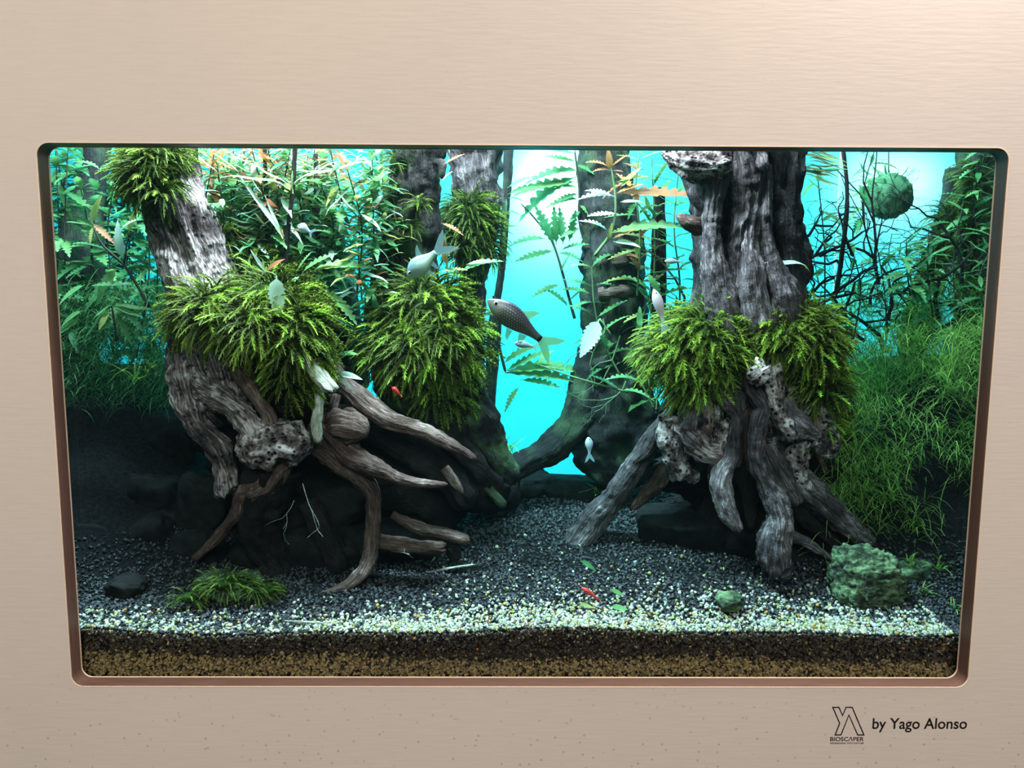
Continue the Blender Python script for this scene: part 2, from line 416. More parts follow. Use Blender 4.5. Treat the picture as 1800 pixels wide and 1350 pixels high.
lg = [(1463.7, 1243), (1474.5, 1243), (1480.8, 1257.5), (1487, 1243), (1497.8, 1243), (1518.3, 1291.5), (1507.5, 1291.5), (1492, 1256.5), (1478, 1291.5), (1467.8, 1291.5), (1475.8, 1271)]
def outline(pts, wpx):
    n = len(pts); V = []
    for i in range(n):
        p = Vector(pts[i]); a = (p - Vector(pts[i - 1])).normalized(); b = (Vector(pts[(i + 1) % n]) - p).normalized()
        na = Vector((-a.y, a.x)); nb = Vector((-b.y, b.x)); m_ = (na + nb).normalized(); k = min(2.0, 1 / max(0.3, m_.dot(na)))
        for s_ in (-1, 1):
            q = p + m_ * (s_ * wpx / 2 * k); x, z = on_wall(q.x, q.y); V.append((x, -0.0004, z))
    return V, np.array([(2 * i, 2 * i + 1, 2 * ((i + 1) % n) + 1, 2 * ((i + 1) % n)) for i in range(n)])
V, Fq = outline(lg, 2.0)
mk('emblem_outline', V, Fq, M['ink'], sign, smooth=False)

# aquarium: panes, rear sheet, base
TX, TY0, TY1, TZ0, TZ1 = 0.92, 0.024, 0.56, -0.02, 0.74
def box(x0, x1, y0, y1, z0, z1):
    V = [(x, y, z) for z in (z0, z1) for y in (y0, y1) for x in (x0, x1)]
    return V, np.array([(0, 2, 3, 1), (4, 5, 7, 6), (0, 1, 5, 4), (2, 6, 7, 3), (0, 4, 6, 2), (1, 3, 7, 5)])
tank = thing('aquarium_tank', 'glass aquarium behind the rounded wall opening with a glowing turquoise back', 'aquarium', (0, 0.29, TZ0))
def part_box(name, m, *b):
    V, Fq = box(*b); return mk(name, V, Fq, m, tank, loc=tuple(tank.location), smooth=False)
part_box('front_pane', M['glass'], -TX, TX, TY0, TY0 + 0.006, TZ0, TZ1 + .03)
part_box('side_pane', M['glass'], -TX - .008, -TX, TY0, TY1, TZ0, TZ1 + .03)
part_box('side_pane', M['glass'], TX, TX + .008, TY0, TY1, TZ0, TZ1 + .03)
part_box('base_plate', M['silicone'], -TX, TX, TY0, TY1, TZ0 - .01, TZ0)
V = [(-TX, TY1, TZ0), (TX, TY1, TZ0), (TX, TY1, TZ1 + .12), (-TX, TY1, TZ1 + .12)]
mk('rear_sheet', V, np.array([(0, 1, 2, 3)]), M['sheet'], tank, loc=tuple(tank.location), smooth=False)
xx = P(1477, 300, TY1 - .004)[0]
part_box('glass_joint', m_plain('joint_line', (0.55, 0.75, 0.85), 0.3), xx - .0015, xx + .0015, TY1 - .006, TY1 - .002, 0.3, TZ1)
V, Fq = box(-TX + .001, TX - .001, TY0 + .0065, TY1 - .001, TZ0 + .001, TZ1)
tag(mk('water', V, Fq, M['water'], smooth=False), 'clear turquoise water filling the tank', 'water', kind='stuff')

# ------------------------------------------------------------------ substrate
def sstep(a, b, x): t = np.clip((x - a) / (b - a), 0, 1); return t * t * (3 - 2 * t)
def ground(x, y):
    x = np.asarray(x, float); y = np.asarray(y, float)
    h = 0.049 + 0.115 * (y - 0.03)
    pl = -0.10 + 0.10 * (y - 0.1)                      # banks rise outside the central path
    h = h + 0.20 * sstep(0.05, 0.30, -x - 0.30 + 0.0 * y) * sstep(0.10, 0.34, y)
    h = h + 0.22 * sstep(0.00, 0.30, x - 0.36) * sstep(0.10, 0.36, y)
    h = h + 0.003 * np.sin(x * 9.1 + 1) + 0.002 * np.sin(x * 23 + y * 14)
    return h
nx, ny = 240, 90
gx = np.linspace(-TX + .003, TX - .003, nx); gy = np.linspace(TY0 + .0110, TY1 - .003, ny)
X, Y = np.meshgrid(gx, gy); Z = ground(X, Y) - 0.002
Vt = np.stack([X, Y, Z], -1).reshape(-1, 3)
id_ = np.arange(nx * ny).reshape(ny, nx)
Ft = np.stack([id_[:-1, :-1], id_[:-1, 1:], id_[1:, 1:], id_[1:, :-1]], -1).reshape(-1, 4)
Vb = Vt.copy()[:nx]; Vb[:, 2] = TZ0 + .002
n0 = len(Vt)
Ff = np.stack([id_[0, :-1], n0 + np.arange(nx - 1), n0 + 1 + np.arange(nx - 1), id_[0, 1:]], -1)
bed = tag(mk('floor', np.concatenate([Vt, Vb]), [Ft, Ff], M['soil'], smooth=True), kind='structure')
WL[bed.name] = Vector((0, 0, 0))

# grains: deformed icosahedra
ph = (1 + 5 ** 0.5) / 2
ICO = np.array([(-1, ph, 0), (1, ph, 0), (-1, -ph, 0), (1, -ph, 0), (0, -1, ph), (0, 1, ph), (0, -1, -ph), (0, 1, -ph), (ph, 0, -1), (ph, 0, 1), (-ph, 0, -1), (-ph, 0, 1)], float)
ICO /= np.linalg.norm(ICO[0])
ICF = np.array([(0, 11, 5), (0, 5, 1), (0, 1, 7), (0, 7, 10), (0, 10, 11), (1, 5, 9), (5, 11, 4), (11, 10, 2), (10, 7, 6), (7, 1, 8), (3, 9, 4), (3, 4, 2), (3, 2, 6), (3, 6, 8), (3, 8, 9), (4, 9, 5), (2, 4, 11), (6, 2, 10), (8, 6, 7), (9, 8, 1)])
def rot_rand(n):
    q = rng.normal(size=(n, 4)); q /= np.linalg.norm(q, axis=1)[:, None]
    w_, x, y, z = q.T
    return np.stack([1 - 2 * (y * y + z * z), 2 * (x * y - z * w_), 2 * (x * z + y * w_), 2 * (x * y + z * w_), 1 - 2 * (x * x + z * z), 2 * (y * z - x * w_),
                     2 * (x * z - y * w_), 2 * (y * z + x * w_), 1 - 2 * (x * x + y * y)], -1).reshape(n, 3, 3)
def grains(name, pos, rad, colr, label, cat, smooth=False):
    n = len(pos)
    V = ICO[None] * (1 + 0.22 * rng.normal(size=(n, 12, 1))) * np.array([1, .8, .62])[None, None] * rad[:, None, None]
    V = np.einsum('nij,nkj->nki', rot_rand(n), V) + pos[:, None]
    Fi = (ICF[None] + (np.arange(n) * 12)[:, None, None]).reshape(-1, 3)
    ca = np.concatenate([np.repeat(colr, 12, 0), np.ones((n * 12, 1))], 1)
    return tag(mk(name, V.reshape(-1, 3), Fi, M['grain'], smooth=smooth, attrs={'tint': ('FLOAT_COLOR', ca)}), label, cat, kind='stuff')
def pebble_colour(n):
    pal = np.array([(0.80, 0.84, 0.76), (0.60, 0.72, 0.50), (0.55, 0.62, 0.20), (0.75, 0.45, 0.16), (0.58, 0.66, 0.80), (0.85, 0.78, 0.50)])
    c = pal[rng.choice(6, n, p=[.36, .2, .13, .07, .12, .12])]
    return np.clip(c * rng.uniform(.4, .85, (n, 1)), 0, 1)
def dark_colour(n):
    c = np.array([(0.055, 0.056, 0.068)]) * rng.uniform(.25, 1.7, (n, 1)); return c
# dark soil granules over the visible bed
n = 36000
y = TY0 + .0120 + (rng.random(n) ** 1.45) * 0.47; x = rng.uniform(-0.62, 0.62, n) * (1 + y * .5)
keep = (np.abs(x) < TX - .01); x, y = x[keep], y[keep]
bank = (ground(x, y) - (0.049 + 0.115 * (y - 0.03))) > .05
x, y = x[~bank], y[~bank]
r = rng.uniform(.0014, .0027, len(x)) * (1 + .3 * (y > .3))
grains('dark_gravel', np.stack([x, y, ground(x, y) - .001 + rng.uniform(0, .0015, len(x))], -1), r, dark_colour(len(x)), 'dark grey soil granules covering the tank bed and the central path', 'gravel')
# pale pebbles: dense band along the front, scattered on the path behind
def pale_positions(n):
    x = rng.uniform(-0.52, 0.50, n); y = TY0 + .0105 + np.where(rng.random(n) < .68, rng.exponential(0.022, n), rng.exponential(0.075, n))
    dens = 0.30 + 0.62 * sstep(-.34, -.05, x) ; dens *= 1 - .25 * sstep(.38, .5, x)
    dens *= .55 + .6 * (vnoise(np.stack([x * 22, y * 40, x * 0], -1), 9) * .5 + .5)
    far = y > 0.10 + 0.03 * np.sin(x * 7)
    k = (rng.random(n) < dens) & (y < .42) & ((~far) | (rng.random(n) < .6)) & ~((x < -.12) & (y > .085 + .10 * (x + .5)))
    # a bare dark strip at the left front
    return x[k], y[k]
x, y = pale_positions(8800)
r = rng.uniform(.0013, .0029, len(x))
xs, ys = x[300:], y[300:]
grains('pale_gravel', np.stack([xs, ys, ground(xs, ys) + .001 + rng.uniform(-.001, .0015, len(xs))], -1), r[300:], pebble_colour(len(xs)),
       'pale cream, green and ochre pebbles strewn along the front of the tank bed', 'gravel')
pm = []
for v in range(6):
    Vv = ICO * (1 + 0.15 * rng.normal(size=(12, 1))) * np.array([1, .85, .68])
    mm_ = m_plain('pebble_stone', tuple(pebble_colour(1)[0]), 0.55)
    o = mk('pebble', Vv, ICF, mm_); pm.append(o.data); bpy.data.objects.remove(o)
xs, ys = x[:300], y[:300]
for i in range(300):
    rr = .0028 * rng.uniform(.8, 1.3); yy = TY0 + .012 + (ys[i] - TY0) * .9
    child('pebble', pm[i % 6], bed, (xs[i], yy, float(ground(xs[i], yy)) + .0012), Euler((rnd.uniform(0, 6), rnd.uniform(0, 6), rnd.uniform(0, 6))).to_matrix(), rr)
# the layers seen through the front pane
n = 15000
x = rng.uniform(-0.53, 0.53, n); z = rng.uniform(-0.004, 0.054, n)
edge = 0.024 + 0.006 * vnoise(np.stack([x * 9, x * 0, x * 0], -1), 5) - 0.006 * sstep(.15, .5, x)
sand = z < edge - .003 + rng.normal(size=n) * .003
c = np.where(sand[:, None], np.array([(0.42, 0.30, 0.13)]) * rng.uniform(.2, 1.4, (n, 1)), np.array([(0.075, 0.055, 0.04)]) * rng.uniform(.2, 1.5, (n, 1)))
lt = (~sand) & (rng.random(n) < .05 + .10 * sstep(.040, .056, z)); c[lt] = pebble_colour(lt.sum()) * np.array([.8, .62, .42])
k = z < ground(x, np.full(n, .035)) - .001
grains('soil_layers', np.stack([x, np.full(n, TY0 + .0088), z], -1)[k], rng.uniform(.0012, .0026, k.sum()), c[k], 'dark soil over tan sand in layers pressed against the front glass', 'soil')

# ================================================================== driftwood
def catmull(pts, ds):
    pts = np.asarray(pts, float)
    ext = np.vstack([2 * pts[0] - pts[1], pts, 2 * pts[-1] - pts[-2]])
    out = []
    for i in range(1, len(ext) - 2):
        p0, p1, p2, p3 = ext[i - 1], ext[i], ext[i + 1], ext[i + 2]
        n_ = max(2, int(np.linalg.norm((p2 - p1)[:3]) / ds))
        t = np.linspace(0, 1, n_, endpoint=False)[:, None]
        out.append(0.5 * ((2 * p1) + (-p0 + p2) * t + (2 * p0 - 5 * p1 + 4 * p2 - p3) * t ** 2 + (-p0 + 3 * p1 - 3 * p2 + p3) * t ** 3))
    out.append(pts[-1:])
    return np.vstack(out)
SEED = [100]
def strand(path, seg=26, ds=0.0035, flute=0.16, nf=1.6, amp=0.14, freq=38, twist=1.2, tip='taper', fine=0.0, squash=1.0, seed=None, gnarl=.10):
    """path: (px, py, y, width_px). Returns verts, faces, grain."""
    if seed is None: SEED[0] += 1; seed = SEED[0]
    pts = [tuple(P(a, b, c)) + (wd * 0.5 * S(c),) for a, b, c, wd in path]
    C = catmull(pts, ds); n_ = len(C); r = np.maximum(C[:, 3], .0006); C = C[:, :3]
    T = np.gradient(C, axis=0); T /= np.linalg.norm(T, axis=1)[:, None]
    s = np.concatenate([[0], np.cumsum(np.linalg.norm(np.diff(C, axis=0), axis=1))])
    u = np.cross(T[0], (0, 1, 0)); u /= max(1e-6, np.linalg.norm(u)); U = [u]
    for i in range(1, n_):
        u = U[-1] - T[i] * (U[-1] @ T[i]); U.append(u / np.linalg.norm(u))
    U = np.array(U); W = np.cross(T, U)
    if tip == 'broken': pass
    e = np.minimum(1, (s[-1] - s) / np.maximum(r, .002)) if tip != 'open' else np.ones(n_)
    cap = np.sqrt(np.clip(1 - (1 - e) ** 2, 0.02, 1)) if tip == 'taper' else np.where(e < .35, .55 + 1.28 * e, 1) if tip == 'broken' else np.ones(n_)
    a = np.linspace(0, 2 * math.pi, seg, endpoint=False)
    A, Sx = np.meshgrid(a, s); A2 = A + twist * Sx / .1 * .35
    ca, sa = np.cos(A2), np.sin(A2)
    rl = nf
    q = np.stack([ca * rl + 7.1, sa * rl + 3.3, Sx * 9 + seed], -1)
    rid = 1 - 2 * np.abs(vnoise(q * 1.3, seed)); rid2 = 1 - 2 * np.abs(vnoise(q * 3.1 + 9, seed + 3))
    R = (r * cap)[:, None] * (1 + flute * (0.7 * rid + .45 * rid2 - .4))
    Pn = C[:, None] + (U[:, None] * ca[..., None] * 0 + U[:, None] * np.cos(A)[..., None] + W[:, None] * np.sin(A)[..., None] * squash) * R[..., None]
    dsp = fbm(Pn * freq, seed, 3) * amp * R + (fbm(Pn * 170, seed + 5, 2) * fine if fine else 0)
    RG = np.minimum(R, .010)
    if gnarl: dsp = dsp + gnarl * RG * (.45 - 1.6 * np.abs(vnoise(Pn * 95, seed + 31))) + gnarl * .6 * RG * (.4 - 1.4 * np.abs(vnoise(Pn * 210, seed + 37)))
    Pn = C[:, None] + (Pn - C[:, None]) * (1 + dsp / np.maximum(R, 1e-4))[..., None]
    if tip == 'broken':
        Pn[-3:] += T[-3:, None] * (vnoise(np.stack([np.cos(A[-3:]) * 3, np.sin(A[-3:]) * 3, A[-3:] * 0], -1), seed) * .9 * R[-3:])[..., None]
    V = Pn.reshape(-1, 3)
    G = np.stack([np.cos(A2) * r[:, None], np.sin(A2) * r[:, None], Sx * .11 + seed * .37], -1).reshape(-1, 3)
    I = np.arange(n_ * seg).reshape(n_, seg); J = np.roll(I, -1, 1)
    Fq = np.stack([I[:-1], J[:-1], J[1:], I[1:]], -1).reshape(-1, 4)
    tipc = C[-1] + T[-1] * (r[-1] * .25 if tip == 'taper' else -r[-1] * .5)
    V = np.vstack([V, tipc[None], C[:1]]); G = np.vstack([G, G[-1:], G[:1]])
    k = n_ * seg
    Ft = np.vstack([np.stack([I[-1], J[-1], np.full(seg, k)], -1), np.stack([J[0], I[0], np.full(seg, k + 1)], -1)])
    return V, [Fq, Ft], G
def root(parent, name, path, m, label=None, **kw):
    kw.setdefault('gnarl', .22 if m in ('woodA', 'woodE', 'woodPale') else .14)
    V, Fs, G = strand(path, **kw)
    o = mk(name, V, Fs, M[m], parent, loc=tuple(wloc(parent)), attrs={'grain': ('FLOAT_VECTOR', G)})
    if label: o['label'] = label
    return o

# --- left stump
A = thing('driftwood_stump', 'large grey knotty driftwood stump at the left with arching roots', 'driftwood', tuple(P(460, 1010, .2)))
root(A, 'trunk', [(292, 225, .205, 76), (300, 300, .205, 84), (316, 380, .20, 104), (338, 457, .20, 110), (356, 520, .20, 128), (375, 600, .205, 150), (392, 680, .215, 150), (410, 740, .23, 150)],
     'woodA', seg=80, ds=.0025, flute=.26, nf=1.3, amp=.14, freq=22, fine=.0008, twist=.5)
root(A, 'root', [(330, 600, .175, 60), (328, 660, .165, 56), (338, 720, .155, 50), (352, 752, .15, 44), (384, 788, .145, 46), (396, 830, .145, 40), (398, 868, .145, 44)], 'woodA', seg=36, flute=.25, amp=.3, freq=55, tip='broken', fine=.001)
root(A, 'root', [(350, 680, .165, 60), (385, 700, .15, 44), (420, 725, .14, 42), (446, 760, .135, 48), (462, 792, .135, 60)], 'woodA', seg=40, flute=.2, amp=.32, freq=60, fine=.0012)
root(A, 'root', [(420, 640, .17, 46), (443, 689, .15, 24), (462, 715, .145, 24), (474, 742, .14, 30), (470, 790, .14, 50)], 'woodBrown', seg=30, amp=.25, fine=.0008, label='pale brown root bridging down to the knotty lump')
root(A, 'burl', [(425, 775, .145, 30), (455, 782, .134, 72), (492, 776, .138, 74), (525, 782, .145, 62), (548, 790, .155, 30)], 'woodBurr', seg=48, flute=.25, amp=.45, freq=75, fine=.002, label='knobbly pitted grey lump of burr wood')
root(A, 'root', [(505, 800, .15, 40), (470, 845, .15, 56), (428, 868, .15, 34), (415, 905, .155, 24), (372, 955, .165, 18), (338, 984, .17, 12)], 'woodBrown', seg=30, amp=.2)
root(A, 'root', [(480, 815, .16, 90), (462, 870, .17, 84), (455, 925, .18, 66), (478, 985, .19, 56), (505, 1035, .19, 50)], 'woodDark', seg=40, amp=.25, flute=.3)
root(A, 'root', [(545, 760, .17, 60), (590, 800, .17, 50), (632, 838, .165, 36), (655, 870, .16, 30), (655, 935, .155, 27), (645, 992, .15, 26), (612, 1028, .14, 20), (565, 1045, .13, 8)], 'woodBrown', seg=34, amp=.16, flute=.18)
root(A, 'root', [(560, 740, .175, 50), (592, 772, .165, 44), (622, 803, .155, 42), (675, 829, .145, 30), (718, 846, .14, 18), (760, 851, .135, 13), (787, 851, .13, 7)], 'woodBrown', seg=34, amp=.16, flute=.2, label='slender tapering root pointing right')
root(A, 'root', [(655, 925, .17, 18), (668, 951, .165, 26), (724, 960, .155, 27), (782, 962, .15, 20)], 'woodBrown', seg=26, amp=.14, tip='broken')
root(A, 'root', [(690, 905, .20, 16), (738, 929, .19, 24), (779, 938, .18, 24), (826, 951, .17, 18)], 'woodBrown', seg=26, amp=.14)
root(A, 'root', [(575, 640, .20, 40), (603, 672, .19, 30), (637, 702, .185, 36), (680, 735, .18, 34), (742, 757, .175, 27), (782, 776, .17, 24), (838, 808, .165, 12)], 'woodBrown', seg=34, amp=.18, flute=.2, label='long dark brown root sloping down to the right')
root(A, 'knot', [(575, 757, .175, 34), (600, 748, .16, 54), (625, 752, .155, 50), (645, 768, .16, 26)], 'woodBrown', seg=36, amp=.4, freq=60, flute=.25, label='rounded brown knot between two roots')
root(A, 'root', [(592, 695, .185, 18), (583, 722, .175, 20), (580, 745, .17, 18)], 'woodBrown', seg=20)
root(A, 'branch_stub', [(500, 595, .15, 16), (520, 618, .135, 18), (552, 651, .125, 23), (584, 688, .115, 25)], 'woodPale', seg=26, amp=.18, flute=.3, tip='broken', label='bleached broken stub poking from the moss')
root(A, 'branch_stub', [(562, 680, .15, 14), (561, 712, .14, 16), (557, 745, .135, 17), (560, 778, .13, 12)], 'woodPale', seg=22, amp=.2, flute=.3, tip='broken', label='short bleached stub hanging straight down')
root(A, 'root', [(782, 822, .19, 16), (800, 848, .185, 16), (814, 868, .18, 8)], 'woodBrown', seg=20)
root(A, 'core', [(430, 600, .255, 190), (470, 700, .26, 250), (520, 800, .27, 280), (560, 900, .28, 300), (580, 1000, .28, 260)], 'woodDark', seg=80, ds=.004, flute=.35, amp=.4, freq=26, squash=.5, label='dark core standing in for the shade inside the stump')  # near-black solid, the hollow's shade is put into its colour
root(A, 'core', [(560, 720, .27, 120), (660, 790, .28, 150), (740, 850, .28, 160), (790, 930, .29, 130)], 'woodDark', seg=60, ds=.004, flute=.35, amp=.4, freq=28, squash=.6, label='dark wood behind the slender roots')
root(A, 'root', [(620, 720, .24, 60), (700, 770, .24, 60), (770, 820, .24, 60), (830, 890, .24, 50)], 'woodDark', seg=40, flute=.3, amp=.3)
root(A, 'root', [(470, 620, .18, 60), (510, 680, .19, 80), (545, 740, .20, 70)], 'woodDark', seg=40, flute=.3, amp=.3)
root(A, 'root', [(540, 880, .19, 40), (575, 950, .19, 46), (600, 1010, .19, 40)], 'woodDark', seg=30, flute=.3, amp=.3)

# --- middle stump and the trunk behind it
B = thing('driftwood_stump', 'dark mossy upright trunk rising behind the middle moss cushion', 'driftwood', tuple(P(740, 800, .3)))
root(B, 'trunk', [(736, 225, .30, 84), (733, 300, .30, 86), (726, 400, .30, 92), (714, 480, .30, 100), (712, 560, .295, 130), (745, 660, .29, 150), (790, 740, .29, 120)], 'woodB', seg=64, ds=.0032, flute=.25, nf=1.6, amp=.22, fine=.001)
root(B, 'root', [(800, 600, .27, 50), (822, 670, .265, 46), (840, 730, .27, 60), (868, 800, .28, 56), (905, 850, .29, 40)], 'woodB', seg=36, amp=.3)
root(B, 'root', [(815, 810, .26, 24), (848, 845, .255, 20), (888, 892, .25, 16)], 'woodBack', seg=22)
root(B, 'root', [(760, 700, .27, 90), (810, 790, .28, 110), (850, 850, .30, 110), (880, 890, .31, 60)], 'woodDark', seg=48, flute=.3, amp=.3)
root(B, 'branch_stub', [(766, 285, .275, 12), (778, 290, .265, 14), (776, 315, .26, 9)], 'woodB', seg=16)
C_ = thing('driftwood_stump', 'fluted driftwood trunk with a broken waist, right of the mossy middle trunk', 'driftwood', tuple(P(835, 800, .38)))
root(C_, 'trunk', [(838, 225, .38, 90), (838, 290, .38, 86), (838, 350, .38, 78), (835, 420, .38, 66), (833, 500, .38, 44), (828, 600, .38, 40), (830, 700, .38, 50), (840, 800, .38, 80)], 'woodE', seg=52, flute=.28, amp=.2, fine=.001)
root(C_, 'snag', [(822, 470, .36, 36), (845, 462, .35, 34), (862, 445, .345, 14)], 'woodB', seg=26, amp=.3)

# --- rear centre trunk with its arching buttress
D_ = thing('driftwood_stump', 'dark upright trunk in the rear centre with an arching buttress root', 'driftwood', tuple(P(1080, 860, .44)))
root(D_, 'trunk', [(1062, 225, .45, 82), (1064, 320, .45, 86), (1072, 420, .445, 100), (1078, 520, .44, 100), (1078, 620, .44, 112), (1085, 700, .43, 140), (1092, 780, .43, 150), (1100, 860, .43, 130)], 'woodBack', seg=60, flute=.2, amp=.2, freq=30, fine=.0015)
root(D_, 'buttress_root', [(1058, 600, .43, 60), (1040, 670, .42, 70), (1018, 730, .41, 66), (975, 782, .40, 54), (920, 815, .385, 44), (868, 838, .37, 50)], 'woodBack', seg=40, flute=.22, amp=.16)
root(D_, 'root', [(1110, 700, .42, 50), (1125, 770, .41, 60), (1120, 850, .40, 50)], 'woodBack', seg=32, flute=.3, amp=.3)
for yy in (457, 512):
    root(D_, 'reflection_band', [(1052, yy + 4, .405, 20), (1088, yy, .40, 24), (1118, yy - 1, .41, 16)], 'woodBrown', seg=20, amp=.15, label='reddish brown band standing in for a reflection across the trunk')  # reflection in the glass, built as brown strips on the trunk

# --- right stump
E_ = thing('driftwood_stump', 'tall grey fluted driftwood stump at the right with many twisted roots', 'driftwood', tuple(P(1330, 1000, .24)))
root(E_, 'trunk', [(1300, 215, .24, 200), (1302, 290, .24, 172), (1312, 380, .24, 160), (1318, 460, .24, 166), (1320, 540, .24, 170), (1322, 620, .245, 190), (1322, 700, .26, 200)], 'woodChar', seg=110, ds=.0028, flute=.34, nf=2.1, amp=.16, freq=24, twist=.4, fine=.0008)
for pth, mm_ in [
    ([(1268, 235, .185, 44), (1260, 320, .18, 40), (1250, 410, .178, 34), (1258, 490, .172, 44), (1274, 560, .168, 52), (1280, 620, .17, 50)], 'woodE'),
    ([(1296, 235, .182, 30), (1308, 330, .175, 44), (1300, 420, .178, 34), (1296, 500, .178, 24), (1300, 600, .18, 24)], 'woodE'),
    ([(1336, 235, .18, 34), (1328, 330, .175, 30), (1316, 420, .172, 34), (1322, 500, .166, 46), (1334, 590, .165, 56)], 'woodE'),
    ([(1350, 290, .18, 16), (1346, 370, .172, 24), (1352, 440, .17, 26), (1372, 500, .168, 44), (1386, 570, .17, 56)], 'woodE'),
    ([(1382, 235, .19, 50), (1388, 320, .185, 40), (1382, 400, .185, 44), (1392, 480, .19, 40), (1396, 560, .19, 44)], 'woodChar'),
    ([(1362, 235, .178, 30), (1370, 300, .175, 22), (1366, 360, .178, 14)], 'woodChar')]:
    root(E_, 'flute', pth, mm_, seg=40, flute=.34, amp=.28, freq=34, twist=.3)
root(E_, 'burl', [(1168, 268, .20, 16), (1190, 280, .19, 40), (1222, 288, .18, 64), (1258, 290, .18, 60), (1290, 270, .2, 40)], 'woodBurr', seg=46, amp=.5, freq=60, flute=.3, fine=.002, label='gnarled burl jutting left near the top of the trunk')
root(E_, 'snag', [(1188, 378, .20, 8), (1205, 388, .195, 26), (1226, 396, .195, 34), (1250, 400, .2, 30)][::-1], 'woodBrown', seg=26, amp=.35, fine=.001, label='small reddish broken snag on the left side')
root(E_, 'burl', [(1338, 268, .17, 16), (1340, 285, .16, 22), (1350, 300, .165, 12)], 'woodE', seg=20, amp=.4)
root(E_, 'core', [(1322, 620, .27, 230), (1320, 700, .28, 270), (1322, 790, .29, 280), (1325, 880, .30, 260), (1330, 980, .30, 220)], 'woodDark', seg=80, ds=.004, flute=.4, amp=.4, freq=26, squash=.45, label='dark core standing in for the shaded hollow behind the roots')  # shade between the roots given as a dark wood body
RE = [
 ([(1275, 640, .19, 24), (1262, 664, .18, 22), (1244, 693, .175, 21), (1216, 735, .17, 20), (1205, 760, .17, 26)], 'woodE', {}),
 ([(1284, 650, .18, 22), (1281, 671, .17, 24), (1280, 702, .16, 34), (1296, 731, .155, 22), (1291, 764, .155, 24), (1285, 800, .155, 26), (1268, 845, .15, 38), (1276, 892, .145, 34), (1298, 934, .14, 18)], 'woodE', dict(tip='broken', amp=.24)),
 ([(1325, 655, .16, 40), (1322, 682, .155, 28), (1340, 716, .15, 26), (1334, 742, .145, 30), (1329, 780, .145, 26), (1332, 820, .145, 28), (1352, 858, .145, 34), (1369, 905, .14, 42), (1362, 955, .14, 60), (1361, 1006, .14, 58)], 'woodE', dict(tip='broken', amp=.2, flute=.3, seg=48)),
 ([(1350, 640, .17, 34), (1356, 670, .165, 40), (1362, 712, .16, 34), (1376, 745, .158, 36), (1392, 775, .16, 44)], 'woodBurr', dict(amp=.5, freq=70, seg=40, fine=.0015)),
 ([(1420, 715, .17, 16), (1405, 737, .165, 18), (1390, 758, .16, 20)], 'woodE', {}),
 ([(1430, 700, .20, 50), (1432, 745, .19, 60), (1450, 780, .185, 50), (1462, 806, .185, 20)], 'woodBurr', dict(amp=.5, freq=60, seg=44, fine=.0015)),
 ([(1370, 790, .19, 50), (1402, 840, .19, 52), (1440, 880, .195, 50), (1482, 918, .20, 42), (1534, 956, .21, 26)], 'woodE', dict(flute=.25, seg=44, twist=.2)),
 ([(1395, 850, .21, 50), (1420, 905, .215, 44), (1470, 960, .22, 30)], 'woodDark', dict(flute=.3)),
 ([(1375, 935, .20, 20), (1420, 955, .20, 16), (1464, 984, .20, 8)], 'woodE', {}),
 ([(1180, 735, .20, 40), (1178, 770, .19, 40), (1190, 812, .19, 36), (1228, 845, .20, 24)], 'woodBurr', dict(amp=.5, freq=75, seg=40, fine=.002)),
 ([(1196, 742, .185, 34), (1220, 775, .17, 44), (1250, 798, .165, 40), (1280, 800, .17, 26)], 'woodA', dict(amp=.4, freq=70, seg=44, fine=.002)),
 ([(1305, 690, .18, 12), (1308, 730, .17, 18), (1305, 765, .17, 10)], 'woodBrown', {}),
 ([(1180, 820, .24, 30), (1150, 855, .25, 26), (1110, 895, .26, 12)], 'woodBrown', dict(flute=.3)),
 ([(1318, 730, .19, 30), (1312, 800, .19, 40), (1318, 870, .19, 30), (1320, 930, .19, 14)], 'woodDark', {}),
 ([(1290, 735, .175, 26), (1270, 760, .17, 30), (1262, 800, .17, 26), (1250, 850, .18, 12)], 'woodBurr', dict(amp=.5, freq=70)),
 ([(1308, 700, .18, 14), (1316, 740, .175, 20), (1312, 785, .17, 16), (1318, 830, .175, 8)], 'woodBrown', {}),
 ([(1415, 760, .18, 30), (1400, 800, .175, 36), (1410, 845, .18, 30), (1445, 860, .185, 20)], 'woodBurr', dict(amp=.5, freq=70)),
 ([(1378, 700, .165, 24), (1388, 730, .16, 30), (1410, 752, .16, 34), (1440, 770, .17, 20)], 'woodE', dict(amp=.5, freq=70)),
 ([(1240, 720, .19, 60), (1235, 760, .20, 80), (1240, 820, .21, 60)], 'woodChar', dict(amp=.5, freq=50)),
 ([(1345, 780, .18, 34), (1372, 840, .175, 44), (1400, 890, .18, 30)], 'woodE', dict(flute=.3)),
]
gr_ = np.random.default_rng(99)
for i in range(20):
    x0 = 1196 + i * 12.5 + gr_.uniform(-6, 6); y0 = .172 + gr_.uniform(0, .025); z0 = gr_.uniform(650, 700); z1 = gr_.uniform(770, 850); wd = gr_.uniform(10, 24); dx = (x0 - 1322) * .22
    RE.append(([(x0 - dx, z0, y0, wd * .8), (x0 - dx * .4 + gr_.uniform(-8, 8), z0 * .66 + z1 * .34, y0 - .012, wd), (x0 + gr_.uniform(-10, 10), z0 * .33 + z1 * .67, y0 - .006, wd * 1.2), (x0 + dx * .5, z1, y0 + .004, wd * .5)],
               ('woodE', 'woodBurr', 'woodE', 'woodBrown')[i % 4], dict(amp=.42, freq=70, seg=28, flute=.3)))
for pth, mm_, kw in RE:
    kk = dict(seg=34, amp=.26, flute=.24, freq=45); kk.update(kw)
    root(E_, 'root', pth, mm_, **kk)
root(E_, 'knob', [(1320, 668, .15, 20), (1332, 655, .143, 42), (1345, 645, .15, 24)], 'woodBurr', seg=40, amp=.9, freq=110, flute=.3, fine=.004, label='pale crumbly knob under the moss')
